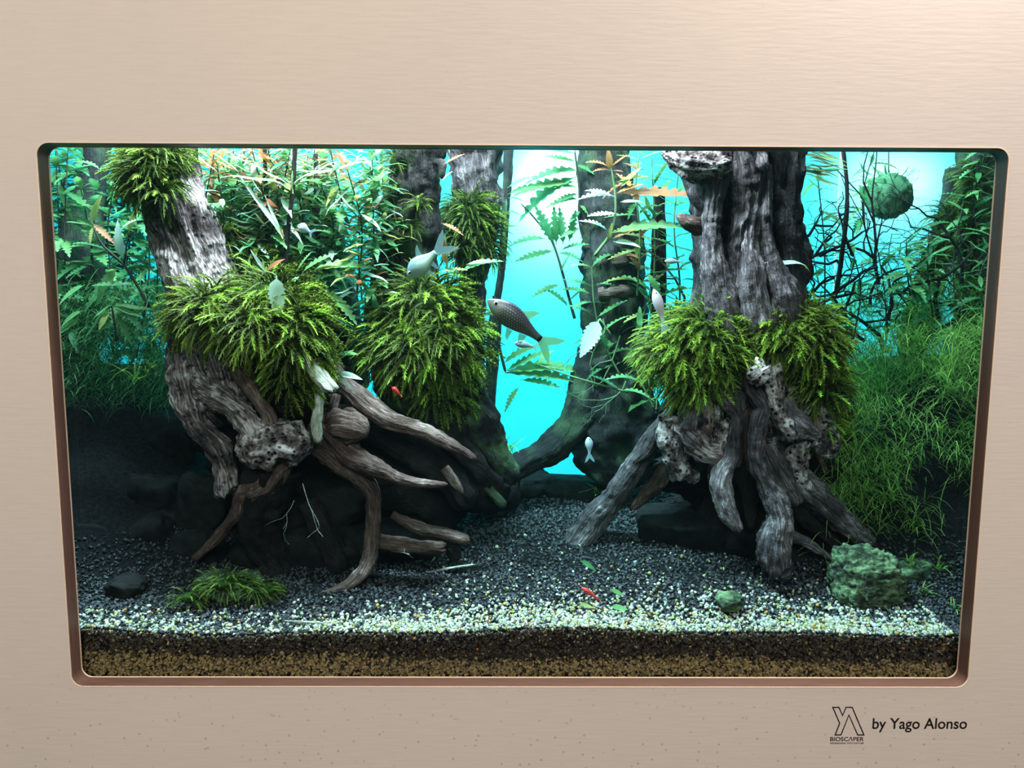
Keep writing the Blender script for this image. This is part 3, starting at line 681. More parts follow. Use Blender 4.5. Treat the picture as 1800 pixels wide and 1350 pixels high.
LG = thing('driftwood_log', 'straight grey log leaning from the right stump down to the gravel', 'driftwood', tuple(P(1010, 960, .29)))
root(LG, 'log', [(1190, 715, .24, 20), (1165, 745, .245, 26), (1130, 798, .25, 34), (1083, 868, .265, 44), (1040, 920, .275, 50), (1004, 968, .285, 50)], 'woodE', seg=40, flute=.16, amp=.1, twist=.2, tip='broken')
root(LG, 'splinter', [(1190, 712, .225, 10), (1165, 742, .225, 16), (1140, 790, .23, 18), (1112, 815, .235, 8)], 'woodE', seg=20, flute=.3)

# --- slim poles and far trunks
def pole(label, path, m='woodBack', name='slim_trunk', **kw):
    base = P(path[-1][0], path[-1][1], path[-1][2])
    V, Fs, G = strand(path, **dict(dict(seg=20, ds=.006, flute=.15, amp=.12), **kw))
    o = mk(name, V, Fs, M[m], loc=tuple(base), attrs={'grain': ('FLOAT_VECTOR', G)}); return tag(o, label, 'driftwood')
pole('thin dark stick leaning in the bright gap, upper half', [(895, 225, .50, 16), (893, 300, .50, 16), (888, 380, .50, 14), (882, 470, .50, 12), (872, 540, .50, 14)])
pole('thick dark post in the bright gap below the large fish', [(872, 548, .49, 20), (868, 600, .49, 24), (863, 680, .49, 20), (860, 760, .49, 18), (858, 830, .49, 30)])
pole('broad shadowy trunk at the far right edge', [(1722, 225, .48, 70), (1716, 330, .48, 64), (1708, 430, .48, 56), (1712, 520, .48, 60), (1705, 640, .48, 60)], name='far_trunk')
pole('leaning shadowy trunk left of the far right one', [(1690, 300, .50, 50), (1672, 380, .50, 46), (1645, 460, .50, 46), (1620, 540, .50, 50), (1600, 640, .50, 50)], name='far_trunk')
pole('shadowy trunk at the top left corner', [(172, 225, .43, 44), (166, 300, .43, 42), (150, 380, .43, 56), (140, 460, .43, 74), (125, 560, .43, 90), (110, 680, .42, 100)], name='far_trunk')
pole('dark trunk among the dense leaves left of the mossy trunk', [(560, 300, .42, 30), (570, 380, .42, 46), (585, 470, .42, 60), (600, 560, .42, 66), (620, 700, .42, 70)], name='far_trunk')
pole('dark post just left of the tall fluted stump', [(1238, 300, .36, 16), (1238, 400, .36, 18), (1237, 480, .36, 20), (1236, 640, .36, 22)])
pole('brown post behind the pale fish', [(1160, 330, .40, 16), (1158, 420, .40, 24), (1157, 520, .40, 26), (1156, 660, .40, 26)], 'woodDark')
for i, (pa, lb) in enumerate([([(520, 225, .22, 8), (515, 330, .22, 8), (505, 420, .215, 8), (501, 500, .21, 8)], 'tall black stem rising straight from the left moss cushion'),
            ([(466, 225, .26, 7), (466, 300, .26, 7), (470, 400, .26, 8), (468, 470, .26, 8)], 'black stem left of the tallest one, among the leaves'),
            ([(555, 270, .30, 7), (556, 360, .30, 8), (562, 460, .30, 8)], 'black stem right of the tallest one, among the leaves'),
            ([(1220, 400, .34, 6), (1222, 470, .34, 7), (1221, 560, .34, 6)], 'black stem beside the fluted stump'),
            ([(1482, 262, .30, 7), (1489, 330, .30, 7), (1486, 400, .30, 8), (1470, 520, .30, 8)], 'crooked black stem right of the fluted stump')]):
    pole(lb, pa, 'woodDark', name='bare_stem', seg=10)

# ================================================================== rocks
def rock(label, px, py, y, wpx, hpx, m, dep=None, seed=1, freq=14, amp=.25, fine=.0, name='rock', facet=0.0, cat='rock', n=34):
    c = P(px, py, y); rx = wpx / 2 * S(y); rz = hpx / 2 * S(y); ry = dep or rx * .8
    th = np.linspace(0, math.pi, n); ph_ = np.linspace(0, 2 * math.pi, 2 * n, endpoint=False)
    T_, H_ = np.meshgrid(th, ph_, indexing='ij')
    D = np.stack([np.sin(T_) * np.cos(H_), np.sin(T_) * np.sin(H_), np.cos(T_)], -1)
    sgn = np.sign(D) * np.abs(D) ** .82
    q = D * 1.6 + seed * 3.7
    k = 1 + amp * fbm(q, seed, 2)
    if facet:
        for i in range(9):
            g = np.random.default_rng(seed * 31 + i); nn = g.normal(size=3); nn /= np.linalg.norm(nn); dcut = g.uniform(.62, .86)
            pr = D @ nn; k = np.where(pr * k > dcut, dcut / np.maximum(pr, 1e-3), k) * facet + k * (1 - facet)
    k = k + .5 * fine * fbm(D * 9 + seed, seed + 3, 3)
    V = sgn * k[..., None] * np.array([rx, ry, rz]) + c
    V = V.reshape(-1, 3); I = np.arange(n * 2 * n).reshape(n, 2 * n); J = np.roll(I, -1, 1)
    Fq = np.stack([I[:-1], I[1:], J[1:], J[:-1]], -1).reshape(-1, 4)
    base = (c[0], c[1], c[2] - rz)
    return tag(mk(name, V, Fq, M[m], loc=base), label, cat)
M['mossrock'] = None
def m_mossrock():
    m, nt, out = mat('algae_covered_stone')
    tc = N(nt, 'ShaderNodeTexCoord'); n = N(nt, 'ShaderNodeTexNoise'); n.inputs['Scale'].default_value = 55; n.inputs['Detail'].default_value = 8; n.inputs['Roughness'].default_value = .7
    mp = N(nt, 'ShaderNodeMapping'); mp.inputs['Rotation'].default_value = (0, .5, 0); mp.inputs['Scale'].default_value = (1, 1, 2.2)
    L(nt, tc.outputs['Object'], mp.inputs[0]); L(nt, mp.outputs[0], n.inputs['Vector'])
    c = ramp(nt, n.outputs[0], [(0.42, (0.01, 0.016, 0.012)), (0.5, (0.07, 0.125, 0.065)), (0.62, (0.27, 0.42, 0.22))])
    b = N(nt, 'ShaderNodeBsdfPrincipled'); b.inputs['Roughness'].default_value = .85; L(nt, c, b.inputs['Base Color'])
    bp = N(nt, 'ShaderNodeBump'); bp.inputs['Strength'].default_value = 1; bp.inputs['Distance'].default_value = .009
    L(nt, n.outputs[0], bp.inputs['Height']); L(nt, bp.outputs[0], b.inputs['Normal']); L(nt, b.outputs[0], out.inputs[0])
    return m
M['mossrock'] = m_mossrock()
rock('large green algae-covered boulder at the front right of the tank', 1522, 1020, .125, 138, 128, 'mossrock', seed=5, amp=.35, fine=.30, name='boulder', facet=.5, n=90)
rock('flat greenish stone leaning behind the right side of the boulder', 1600, 1005, .165, 84, 52, 'mossrock', seed=8, amp=.35, fine=.12, name='stone', facet=.6)
rock('small dark green stone lying alone on the pale pebbles', 1283, 1058, .075, 56, 36, 'mossrock', seed=11, amp=.35, fine=.10, name='stone', facet=.7)
rock('low dark green stone at the foot of the left stump', 405, 1030, .12, 110, 50, 'mossrock', seed=13, amp=.4, fine=.15, name='stone', facet=.5)
rock('grey stone at the left end of the gravel', 222, 1030, .12, 70, 42, 'rock', seed=14, amp=.3, fine=.12, name='stone', facet=.5)
rock('black wedge of stone under the tip of the low brown root', 797, 970, .18, 30, 34, 'rock', seed=15, facet=.6, name='stone')
for i, (a, b, yy, w_, h_, lb) in enumerate([
    (265, 870, .26, 120, 100, 'angular black lava rock at the middle of the left bank'),
    (355, 885, .24, 100, 120, 'tall black lava rock right beside the left stump'),
    (250, 950, .22, 150, 110, 'wide black lava rock low on the left bank'),
    (165, 860, .28, 130, 130, 'black lava rock at the left edge of the bank'),
    (190, 760, .33, 180, 120, 'broad black lava rock high on the left bank'),
    (300, 770, .32, 130, 120, 'black lava rock just left of the stump, under the ferns'),
    (350, 965, .21, 110, 80, 'low black lava rock behind the thin left root'),
    (160, 960, .2, 120, 110, 'black lava rock in the lower left corner of the bank'),
    (930, 850, .47, 110, 50, 'dark rock ridge left in the back of the central path'),
    (1010, 862, .46, 130, 54, 'dark rock ridge right in the back of the central path'),
    (870, 850, .38, 90, 100, 'dark rock at the foot of the middle trunk'),
    (1490, 900, .30, 120, 120, 'dark rock on the right bank behind the leaning root'),
    (1225, 930, .30, 200, 110, 'dark rock shape standing in for the shade left of the right stump roots'),  # dark body placed as shade beside the roots
    (1570, 900, .27, 150, 120, 'dark rock under the grass of the right bank'),
    (560, 960, .29, 330, 190, 'large dark rock shape standing in for the deep shade under the left stump'),  # added so the space under the stump reads black
    (1340, 930, .31, 300, 170, 'large dark rock shape standing in for the deep shade under the right stump'),  # fills the hollow, its black colour acts as the shade there
    (690, 960, .27, 220, 120, 'dark rock shape standing in for the shade behind the low brown roots')]):  # added dark body that supplies the shade behind these roots
    rock(lb, a, b, yy, w_, h_, 'rock', seed=20 + i, amp=.35, fine=.10, facet=.75, name='lava_rock')

# ================================================================== moss
def frond_arrays(seed, nn=13, width=.135, droop=.35, fork=True):
    """feathery moss frond along +x, unit length; returns V, F, tip"""
    g = np.random.default_rng(seed); V = []; Ft = []; tp = []
    side = g.uniform(-.25, .25)
    def axis(t): return np.array([t, side * t * t, -droop * t ** 2.2 + .10 * math.sin(t * 3)])
    tt = np.linspace(0, 1, nn)
    for i, t in enumerate(tt):
        c = axis(t); rr = .042 * (1 - .5 * t)
        for k in range(3):
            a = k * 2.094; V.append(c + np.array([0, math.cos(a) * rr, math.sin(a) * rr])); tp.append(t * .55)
    for i in range(nn - 1):
        for k in range(3):
            a, b = 3 * i + k, 3 * i + (k + 1) % 3
            Ft += [(a, b, b + 3), (a, b + 3, a + 3)]
    for i in range(2, nn):
        t = tt[i]; c = axis(t); wl = width * math.sin(math.pi * min(1, .18 + .70 * t)) * g.uniform(.8, 1.2)
        if i == nn - 1: wl *= .7
        for k in range(5):
            a = k * 1.2566 + i * .6; lat = np.array([0, math.cos(a), math.sin(a)])
            fw = np.array([1.15, side * t * 2, -droop * 2.2 * t ** 1.2])
            d = lat * wl * (1.0 if abs(lat[1]) > .5 else .6) + fw * wl * .85
            bw = np.array([.5, 0, 0]) * wl * .30 + np.cross(lat, (1, 0, 0)) * wl * .12
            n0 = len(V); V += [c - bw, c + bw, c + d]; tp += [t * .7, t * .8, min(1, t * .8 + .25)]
            Ft.append((n0, n0 + 1, n0 + 2))
    return np.array(V), np.array(Ft), np.array(tp)
FR = [frond_arrays(s, droop=dd) for s, dd in ((1, .2), (2, .35), (3, .5), (4, .3), (5, .12), (6, .42))]
FRL = [frond_arrays(s + 20, nn=8, droop=dd) for s, dd in ((1, .2), (2, .35), (3, .5), (4, .3))]
def frond_mesh(fr, m):
    o = mk('frond', fr[0], fr[1], M[m], smooth=False, attrs={'tip': ('FLOAT', fr[2])}); me = o.data; bpy.data.objects.remove(o); return me
FM = {m: [frond_mesh(f, m) for f in FR] for m in ('moss', 'mossdim')}
def moss(label, blobs, m='moss', n_obj=170, n_mass=700, size=(.024, .036), droop=.25, out=1.0, mat_core=True, seed=1, down=0.0, side=0.0):
    """blobs: (px, py, y, rx_px, rz_px, depth m)"""
    g = np.random.default_rng(seed)
    B_ = []
    for (px, py, y, rx, rz, dp) in blobs:
        B_.append((P(px, py, y), np.array([rx * S(y), dp, rz * S(y)])))
    c0 = np.mean([b[0] for b in B_], 0)
    t = thing('moss_cushion', label, 'moss', tuple(c0))
    if mat_core:
        Vs = []; Fs = []; off = 0
        for i, (c, r) in enumerate(B_):
            nn = 22; th = np.linspace(0, math.pi, nn); ph_ = np.linspace(0, 2 * math.pi, 2 * nn, endpoint=False)
            T_, H_ = np.meshgrid(th, ph_, indexing='ij'); D = np.stack([np.sin(T_) * np.cos(H_), np.sin(T_) * np.sin(H_), np.cos(T_)], -1)
            k = .70 * (1 + .3 * fbm(D * 3 + i * 5 + seed, seed, 3))
            Vs.append((D * k[..., None] * r + c).reshape(-1, 3)); I = np.arange(nn * 2 * nn).reshape(nn, 2 * nn) + off; J = np.roll(I, -1, 1)
            Fs.append(np.stack([I[:-1], I[1:], J[1:], J[:-1]], -1).reshape(-1, 4)); off += nn * 2 * nn
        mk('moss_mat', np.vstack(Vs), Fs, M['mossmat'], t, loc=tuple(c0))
    wts = np.array([b[1][0] * b[1][2] for b in B_]); wts /= wts.sum()
    def sample(inner):
        i = g.choice(len(B_), p=wts); c, r = B_[i]
        while True:
            d = g.normal(size=3); d /= np.linalg.norm(d)
            if d[1] < .35: break
        p = c + d * r * (g.uniform(.45, .75) if inner else g.uniform(.60, .88))
        nrm = d / r; nrm /= np.linalg.norm(nrm)
        dirv = np.array([d[0] * 1.25 + side, d[1] * .55, d[2] * .45 - droop * .35 - down * max(0, -d[2])]) * out + g.normal(size=3) * .22
        dirv /= np.linalg.norm(dirv)
        return p, dirv, nrm
    k = 0
    Vs = []; Fs = []; Ts = []; off = 0
    for i in range(n_mass):
        p, dv, nr = sample(i % 3 == 0); f = FRL[i % 4]; s_ = g.uniform(*size) * .95
        X = Vector(dv); R = np.array(frame(X, Vector((0, -.35, 1))))
        Vs.append((f[0] * s_) @ R.T + p); Fs.append(f[1] + off); Ts.append(f[2] * g.uniform(.1, .7)); off += len(f[0])
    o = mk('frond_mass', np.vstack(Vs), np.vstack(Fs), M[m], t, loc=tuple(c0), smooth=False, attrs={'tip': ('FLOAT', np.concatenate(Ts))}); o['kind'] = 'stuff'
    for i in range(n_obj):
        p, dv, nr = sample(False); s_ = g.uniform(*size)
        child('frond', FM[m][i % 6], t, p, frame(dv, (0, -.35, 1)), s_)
    return t
moss('dark green moss tuft capping the left stump at the top of the tank', [(278, 278, .18, 46, 34, .03), (258, 310, .175, 36, 40, .03), (285, 338, .17, 28, 28, .02)], m='mossdim', n_obj=110, n_mass=520, size=(.022, .034), seed=3, side=-.35)
moss('wide bright moss cushion sprawled across the left stump', [(375, 552, .155, 74, 50, .035), (455, 575, .145, 80, 52, .04), (525, 590, .15, 60, 66, .04), (480, 530, .17, 84, 46, .04), (520, 655, .16, 40, 36, .03)], n_obj=230, n_mass=1300, size=(.026, .042), seed=4)
moss('dark moss patch behind the stump shoulder, above the wide cushion', [(440, 470, .235, 60, 34, .03), (400, 430, .24, 30, 34, .02), (500, 490, .23, 40, 30, .03)], m='mossdim', n_obj=70, n_mass=420, seed=5)
moss('round bright moss cushion on the middle trunk', [(745, 545, .24, 84, 62, .045), (735, 620, .23, 92, 64, .05), (790, 600, .235, 62, 84, .045), (775, 690, .24, 40, 34, .03), (680, 600, .235, 46, 40, .03)], n_obj=230, n_mass=1400, size=(.026, .042), seed=6, down=.3)
moss('fluffy olive moss patch hanging on the fluted trunk near the centre', [(825, 385, .35, 46, 44, .03), (812, 430, .35, 34, 36, .03), (850, 425, .36, 26, 40, .02)], m='mossdim', n_obj=110, n_mass=620, size=(.018, .034), seed=7)
moss('bright moss cushion on the left shoulder of the right stump', [(1235, 590, .19, 70, 52, .045), (1190, 620, .19, 52, 48, .04), (1225, 670, .19, 46, 40, .035), (1265, 630, .18, 44, 40, .03)], n_obj=230, n_mass=1300, size=(.026, .042), seed=8, side=-.05)
moss('deep green moss cushion on the right shoulder of the right stump', [(1365, 590, .18, 60, 44, .04), (1420, 600, .185, 62, 66, .045), (1435, 680, .19, 44, 50, .035), (1395, 570, .19, 60, 40, .04), (1440, 745, .195, 26, 26, .02)], n_obj=230, n_mass=1200, size=(.022, .036), seed=9, down=.3)
moss('thin moss fringe up the left side of the middle trunk', [(696, 290, .275, 12, 34, .012), (690, 360, .275, 10, 40, .012), (680, 440, .27, 14, 40, .015), (735, 360, .25, 14, 12, .008), (715, 400, .25, 16, 10, .008)], m='mossdim', n_obj=60, n_mass=260, size=(.012, .024), seed=10, side=-.15)
moss('leafy moss sleeve on the broad far right trunk', [(1716, 330, .46, 30, 50, .02), (1706, 430, .46, 28, 50, .02), (1708, 530, .46, 28, 50, .02)], m='mossdim', n_obj=60, n_mass=420, size=(.02, .036), seed=14)
moss('leafy moss sleeve on the leaning far right trunk', [(1668, 390, .48, 26, 40, .02), (1640, 460, .48, 28, 40, .02), (1610, 560, .48, 26, 40, .02)], m='mossdim', n_obj=60, n_mass=380, size=(.02, .036), seed=15)
moss('patch of dark moss low on the gravel at the left stump foot', [(400, 1025, .105, 56, 18, .02), (450, 1035, .11, 50, 16, .02), (330, 1050, .09, 26, 10, .014)], m='mossdim', n_obj=40, n_mass=300, size=(.012, .02), seed=12)

# ================================================================== leaves and stem plants
def leaf_mesh(name, m, L_=1.0, W_=.2, lobes=0, depth=.5, curve=.25, nrow=15, petiole=.08, seed=0, fold=.25, wav=.0):
    g = np.random.default_rng(seed); V = []; tp = []; Fq = []
    n_ = nrow if not lobes else lobes * 4 + 4
    for i in range(n_):
        t = i / (n_ - 1)
        x = t * L_; z = -curve * t * t * L_ + wav * math.sin(t * 9) * .03
        if t < petiole: hw = .012
        else:
            u = (t - petiole) / (1 - petiole); hw = W_ * .5 * (math.sin(math.pi * min(1, u ** (.55 if lobes == 9 else .75) * .97 + .03)) ** .8)
            if lobes: hw *= 1 - depth * (1 - abs(math.sin(u * lobes * math.pi)) ** .7) if u < .93 else 1
        hw = max(hw, .006)
        sl = .5 * hw if lobes else 0
        V += [(x + sl, hw, z + fold * hw), (x, 0, z), (x + sl, -hw, z + fold * hw)]; tp += [t, t * .6, t]
    for i in range(n_ - 1):
        a = 3 * i; Fq += [(a, a + 1, a + 4, a + 3), (a + 1, a + 2, a + 5, a + 4)]
    o = mk(name, V, np.array(Fq), M[m], attrs={'tip': ('FLOAT', tp)}); me = o.data; bpy.data.objects.remove(o); return me
LF = {}
for m in ('leafG', 'leafD', 'leafP', 'leafR', 'leafO'):
    LF[m, 'pin'] = [leaf_mesh('leaf', m, W_=.30, lobes=7, depth=.78, curve=c_, seed=i) for i, c_ in enumerate((.1, .3, .5))]
    LF[m, 'nar'] = [leaf_mesh('leaf', m, W_=.15, curve=c_, seed=i, nrow=10, wav=1) for i, c_ in enumerate((.05, .25, .45))]
    LF[m, 'obl'] = [leaf_mesh('leaf', m, W_=.30, curve=c_, seed=i, nrow=10) for i, c_ in enumerate((.1, .3))]
    LF[m, 'ser'] = [leaf_mesh('leaf', m, W_=.36, lobes=9, depth=.28, curve=c_, seed=i) for i, c_ in enumerate((.1, .3))]
def tube(path, name, m, parent, seg=6, ds=.006):
    V, Fs, G = strand(path, seg=seg, ds=ds, flute=.05, amp=.05, seed=3)
    return mk(name, V, Fs, M[m], parent, loc=tuple(wloc(parent)))
NL = [0]
def leaf(parent, kind, m, a, b, y0, y1=None, wscale=1.0, roll=None):
    """leaf from pixel a to pixel b"""
    y1 = y0 - .01 if y1 is None else y1
    p = Vector(P(a[0], a[1], y0)); q = Vector(P(b[0], b[1], y1)); d = q - p; L_ = d.length
    NL[0] += 1; v = LF[m, kind]; me = v[NL[0] % len(v)]
    up = Vector((0, -.7, 1)) if abs(d.normalized().z) < .8 else Vector((0, -1, .2))
    R = frame(d, up)
    if roll: R = R @ Matrix.Rotation(roll, 3, 'X')
    return child('leaf', me, parent, p, R, (L_, L_ * wscale, L_ * .8))
def plant(label, stem, kinds, n, lpx, group=None, seed=1, m_stem='stemG', w0=4, w1=2, start=.1, up=.35, whorl=2, name='stem_plant', wsc=1.0, tipm=None, cat='plant'):
    """stem: list of (px, py, y) bottom -> top"""
    g = np.random.default_rng(seed); pts = np.array([P(*s) for s in stem])
    base = tuple(pts[0]); t = thing(name, label, cat, base, group)
    k_ = len(stem)
    tube([(s[0], s[1], s[2], w0 + (w1 - w0) * i / (k_ - 1)) for i, s in enumerate(stem)], 'stem', m_stem, t)
    C = catmull(pts, .004); nn = len(C); yv = stem[0][2]; sc = S(yv)
    for i in range(n):
        f = start + (1 - start) * (i // whorl) / max(1, (n - 1) // whorl); p = C[min(nn - 1, int(f * (nn - 1)))]
        az = (i % whorl) * 2 * math.pi / whorl + (i // whorl) * 1.1 + g.uniform(-.5, .5)
        d = Vector((math.cos(az), math.sin(az) * .75, up + .7 * max(0, f - .7) + g.uniform(-.6, .6)))
        kd, mm_ = kinds[g.integers(len(kinds))]
        if tipm and f > .82: mm_ = tipm
        Ls = lpx * sc * g.uniform(.7, 1.15) * (1 - .35 * max(0, f - .8) * 5 * .5)
        v = LF[mm_, kd]; me = v[g.integers(len(v))]
        child('leaf', me, t, p, frame(d, (0, -.3, 1)), (Ls, Ls * wsc, Ls))
    return t
# plants in the bright gap and around the rear centre trunk
pin = lambda m: ('pin', m)
nar = lambda m: ('nar', m)
obl_ = lambda m: ('obl', m)
plant('lobed green plant whose stem crosses the bright gap below the large fish', [(1105, 690, .33), (1040, 672, .33), (985, 655, .34), (945, 640, .35)], [pin('leafG'), pin('leafD')], 3, 80, seed=2)
t = thing('stem_plant', 'lobed green plant spreading flat leaves in the bright gap near the post', 'plant', tuple(P(868, 520, .42)))
tube([(868, 520, .42, 5), (876, 600, .42, 5), (889, 656, .42, 5)], 'stem', 'stem', t)
for a, b in (((889, 656), (1012, 650)), ((889, 656), (1015, 618)), ((889, 652), (960, 612)), ((915, 668), (985, 670)), ((912, 680), (884, 715)), ((889, 652), (918, 650)), ((930, 640), (1005, 640)), ((884, 640), (940, 590))):
    leaf(t, 'pin', 'leafG', a, b, .42, .40, .85)
t = thing('stem_plant', 'lobed dark green plant with leaves fanning in front of the white glow', 'plant', tuple(P(1010, 560, .43)))
tube([(1010, 560, .43, 5), (975, 435, .43, 4), (945, 390, .43, 3), (914, 356, .43, 2)], 'stem', 'stem', t)
for a, b in (((975, 430), (942, 362)), ((978, 430), (975, 366)), ((990, 430), (986, 370)), ((1000, 425), (1012, 370)), ((985, 440), (1030, 420)), ((960, 420), (900, 412)), ((975, 440), (905, 455)),
             ((985, 500), (935, 512)), ((985, 510), (1030, 500)), ((1000, 530), (1025, 505)), ((1000, 540), (965, 500)), ((980, 445), (1022, 445)), ((985, 480), (1000, 445))):
    leaf(t, 'pin', 'leafD', a, b, .43, .41, .95)
t = thing('stem_plant', 'green lobed plant reaching in from the top across the white glow', 'plant', tuple(P(1050, 480, .43)))
tube([(1050, 480, .43, 5), (1020, 400, .43, 4), (1018, 330, .43, 4), (1010, 262, .43, 3)], 'stem', 'stem', t)
for a, b in (((1018, 330), (960, 318)), ((1020, 300), (930, 290)), ((1015, 285), (955, 270)), ((1018, 340), (972, 350)), ((1018, 350), (965, 345)), ((1020, 370), (1000, 390)), ((1015, 320), (905, 320)), ((1015, 310), (905, 350)), ((1020, 400), (985, 415)), ((1012, 290), (1050, 300)), ((1018, 360), (1050, 380)), ((1012, 270), (970, 262))):
    leaf(t, 'pin', 'leafG' if NL[0] % 2 else 'leafD', a, b, .43, .41, 1.1)
t = thing('stem_plant', 'lobed plant behind the thin leaning stick, left of the white glow', 'plant', tuple(P(885, 440, .47)))
tube([(885, 440, .47, 4), (890, 350, .47, 4)], 'stem', 'stemG', t)
for a, b in (((892, 342), (958, 312)), ((892, 348), (920, 345)), ((890, 355), (868, 350)), ((892, 330), (940, 300)), ((890, 372), (914, 370)), ((888, 400), (910, 395)), ((888, 380), (870, 372))):
    leaf(t, 'pin', 'leafG', a, b, .47, .46, .9)
t = thing('stem_plant', 'red-tipped lobed plant rising in front of the rear centre trunk', 'plant', tuple(P(1050, 450, .33)))
tube([(1045, 450, .33, 6), (1075, 405, .33, 5), (1082, 350, .33, 4), (1070, 270, .33, 3)], 'stem', 'stemG', t)
for kd, mm_, a, b in (('pin', 'leafR', (1072, 295), (1040, 272)), ('pin', 'leafR', (1072, 295), (1102, 270)), ('ser', 'leafR', (1072, 300), (1070, 262)), ('pin', 'leafR', (1073, 300), (1048, 290)), ('pin', 'leafR', (1076, 300), (1095, 300)),
        ('pin', 'leafP', (1078, 345), (1035, 325)), ('pin', 'leafP', (1080, 345), (1022, 330)), ('pin', 'leafR', (1082, 340), (1130, 320)), ('pin', 'leafO', (1085, 320), (1135, 300)), ('ser', 'leafO', (1090, 330), (1125, 292)), ('pin', 'leafP', (1085, 375), (1033, 376)),
        ('ser', 'leafP', (1090, 355), (1128, 352)), ('pin', 'leafP', (1068, 405), (1032, 375)), ('pin', 'leafR', (1075, 420), (1118, 400)), ('ser', 'leafP', (1078, 425), (1125, 425)), ('pin', 'leafO', (1068, 425), (1075, 398)), ('pin', 'leafR', (1085, 340), (1228, 335)), ('pin', 'leafG', (1075, 410), (1200, 375))):
    leaf(t, kd, mm_, a, b, .33, .315, 1.0)
plant('bare-rooted green plant right of the rear centre trunk', [(1140, 600, .38), (1150, 480, .38), (1150, 380, .38), (1145, 270, .38)], [pin('leafG'), pin('leafO'), nar('leafG')], 34, 64, seed=12, whorl=2)
plant('wispy green plant close to the left edge of the fluted stump', [(1190, 620, .37), (1195, 500, .37), (1185, 400, .37), (1195, 280, .37)], [pin('leafG'), nar('leafD'), nar('leafG')], 34, 60, seed=13)
plant('rusty leafed plant between the rear trunk and the fluted stump', [(1120, 520, .36), (1125, 420, .36), (1118, 330, .36), (1125, 262, .36)], [pin('leafO'), pin('leafG'), pin('leafR')], 26, 56, seed=14)
plant('dim green plant climbing up the lower rear trunk', [(1090, 660, .38), (1060, 600, .38), (1045, 540, .38), (1040, 470, .38)], [pin('leafG'), pin('leafD')], 14, 62, seed=15)
plant('green plant drooping over the right side of the lower rear trunk', [(1150, 720, .37), (1120, 650, .37), (1125, 580, .37), (1140, 520, .37)], [pin('leafG'), nar('leafG')], 14, 62, seed=16)
# showy single leaves
def single(label, kd, m, a, b, y0, y1, ws, stem=None):
    p = P(a[0], a[1], y0); t = thing('fallen_leaf' if 'fallen' in label else 'leaf_sprig', label, 'leaf', tuple(p))
    leaf(t, kd, m, a, b, y0, y1, ws)
    if stem: tube([(s[0], s[1], y0, 3) for s in stem], 'stem', 'stemG', t)
    return t
single('pale mint serrated leaf hanging over the wide left moss cushion', 'ser', 'leafP', (486, 484), (487, 562), .115, .11, 1.15, [(468, 478), (478, 480), (486, 486)])
single('curved pale spotted leaf in front of the rear centre trunk', 'ser', 'leafP', (1054, 560), (1020, 628), .31, .30, 1.2, [(1054, 560), (1075, 590)])
single('pale green leaf arching right of the fluted stump', 'nar', 'leafP', (1414, 466), (1335, 449), .17, .16, 1.0, [(1414, 466), (1425, 480)])
single('long green leaf left of the fluted stump, above the moss', 'pin', 'leafG', (1138, 480), (1165, 520), .32, .31, 1.1)
single('orange rounded leaf beside the pale mint leaf', 'obl', 'leafR', (468, 478), (492, 450), .13, .12, 1.3, [(468, 490), (466, 476)])
single('small pale leaf pointing up-left of the orange rounded one', 'nar', 'leafP', (467, 478), (440, 440), .13, .12, .9, [(468, 490), (466, 476)])
t = thing('stem_plant', 'small plant with pale oval leaves between the two left moss cushions', 'plant', tuple(P(588, 668, .17)))
tube([(584, 668, .17, 4), (588, 640, .17, 3), (592, 600, .17, 3)], 'stem', 'stemG', t)
for kd, m_, a, b in (('obl', 'leafG', (588, 640), (612, 610)), ('obl', 'leafP', (590, 655), (636, 664)), ('obl', 'leafP', (586, 656), (562, 650)), ('obl', 'leafG', (586, 640), (575, 610)), ('obl', 'leafO', (588, 620), (583, 590)), ('obl', 'leafG', (592, 622), (628, 620)), ('nar', 'leafP', (592, 660), (622, 680)), ('obl', 'leafG', (590, 602), (606, 575))):
    leaf(t, kd, m_, a, b, .165, .15, .9)
t = thing('stem_plant', 'lobed plant with pale green leaves behind the right end of the left moss cushion', 'plant', tuple(P(560, 560, .2)))
tube([(600, 560, .2, 4), (570, 500, .2, 4), (548, 478, .2, 3)], 'stem', 'stemG', t)
for kd, m_, a, b in (('pin', 'leafG', (530, 480), (580, 435)), ('pin', 'leafG', (545, 500), (578, 470)), ('pin', 'leafG', (540, 480), (500, 500)), ('pin', 'leafP', (550, 520), (590, 545)), ('pin', 'leafO', (548, 478), (600, 452)), ('pin', 'leafG', (520, 480), (545, 440)), ('pin', 'leafG', (575, 510), (630, 560)), ('pin', 'leafG', (545, 478), (640, 440))):
    leaf(t, kd, m_, a, b, .2, .185, .9)
# upper middle jungle between left and middle stumps
gj = np.random.default_rng(77)
k = 0
for i in range(48):
    px = 366 + (i % 12) * 27 + gj.uniform(-10, 10); y = (.24, .31, .38, .45)[i // 12] + gj.uniform(-.03, .03)
    if 598 < px < 660 and i >= 12: continue
    top = gj.uniform(250, 300); bot = gj.uniform(480, 560) if px < 620 else gj.uniform(480, 600)
    mid = (px + gj.uniform(-38, 38), (top + bot) / 2, y)
    pal = [nar('leafG'), nar('leafD'), nar('leafO'), nar('leafP'), pin('leafG'), nar('leafD')] if i % 3 else [nar('leafD'), nar('leafO'), nar('leafR'), nar('leafP')]
    tt = plant('narrow-leaved stem plant in the thicket between the left and middle trunks', [(px + gj.uniform(-30, 30), bot, y), mid, (px + gj.uniform(-10, 10), top, y)], pal, 72, 54, group='stem plants in the thicket between the left and middle trunks', seed=200 + i, whorl=3, start=.02, up=.15, m_stem='stem', w0=3, wsc=1.35, tipm='leafR' if i % 4 == 0 else None)
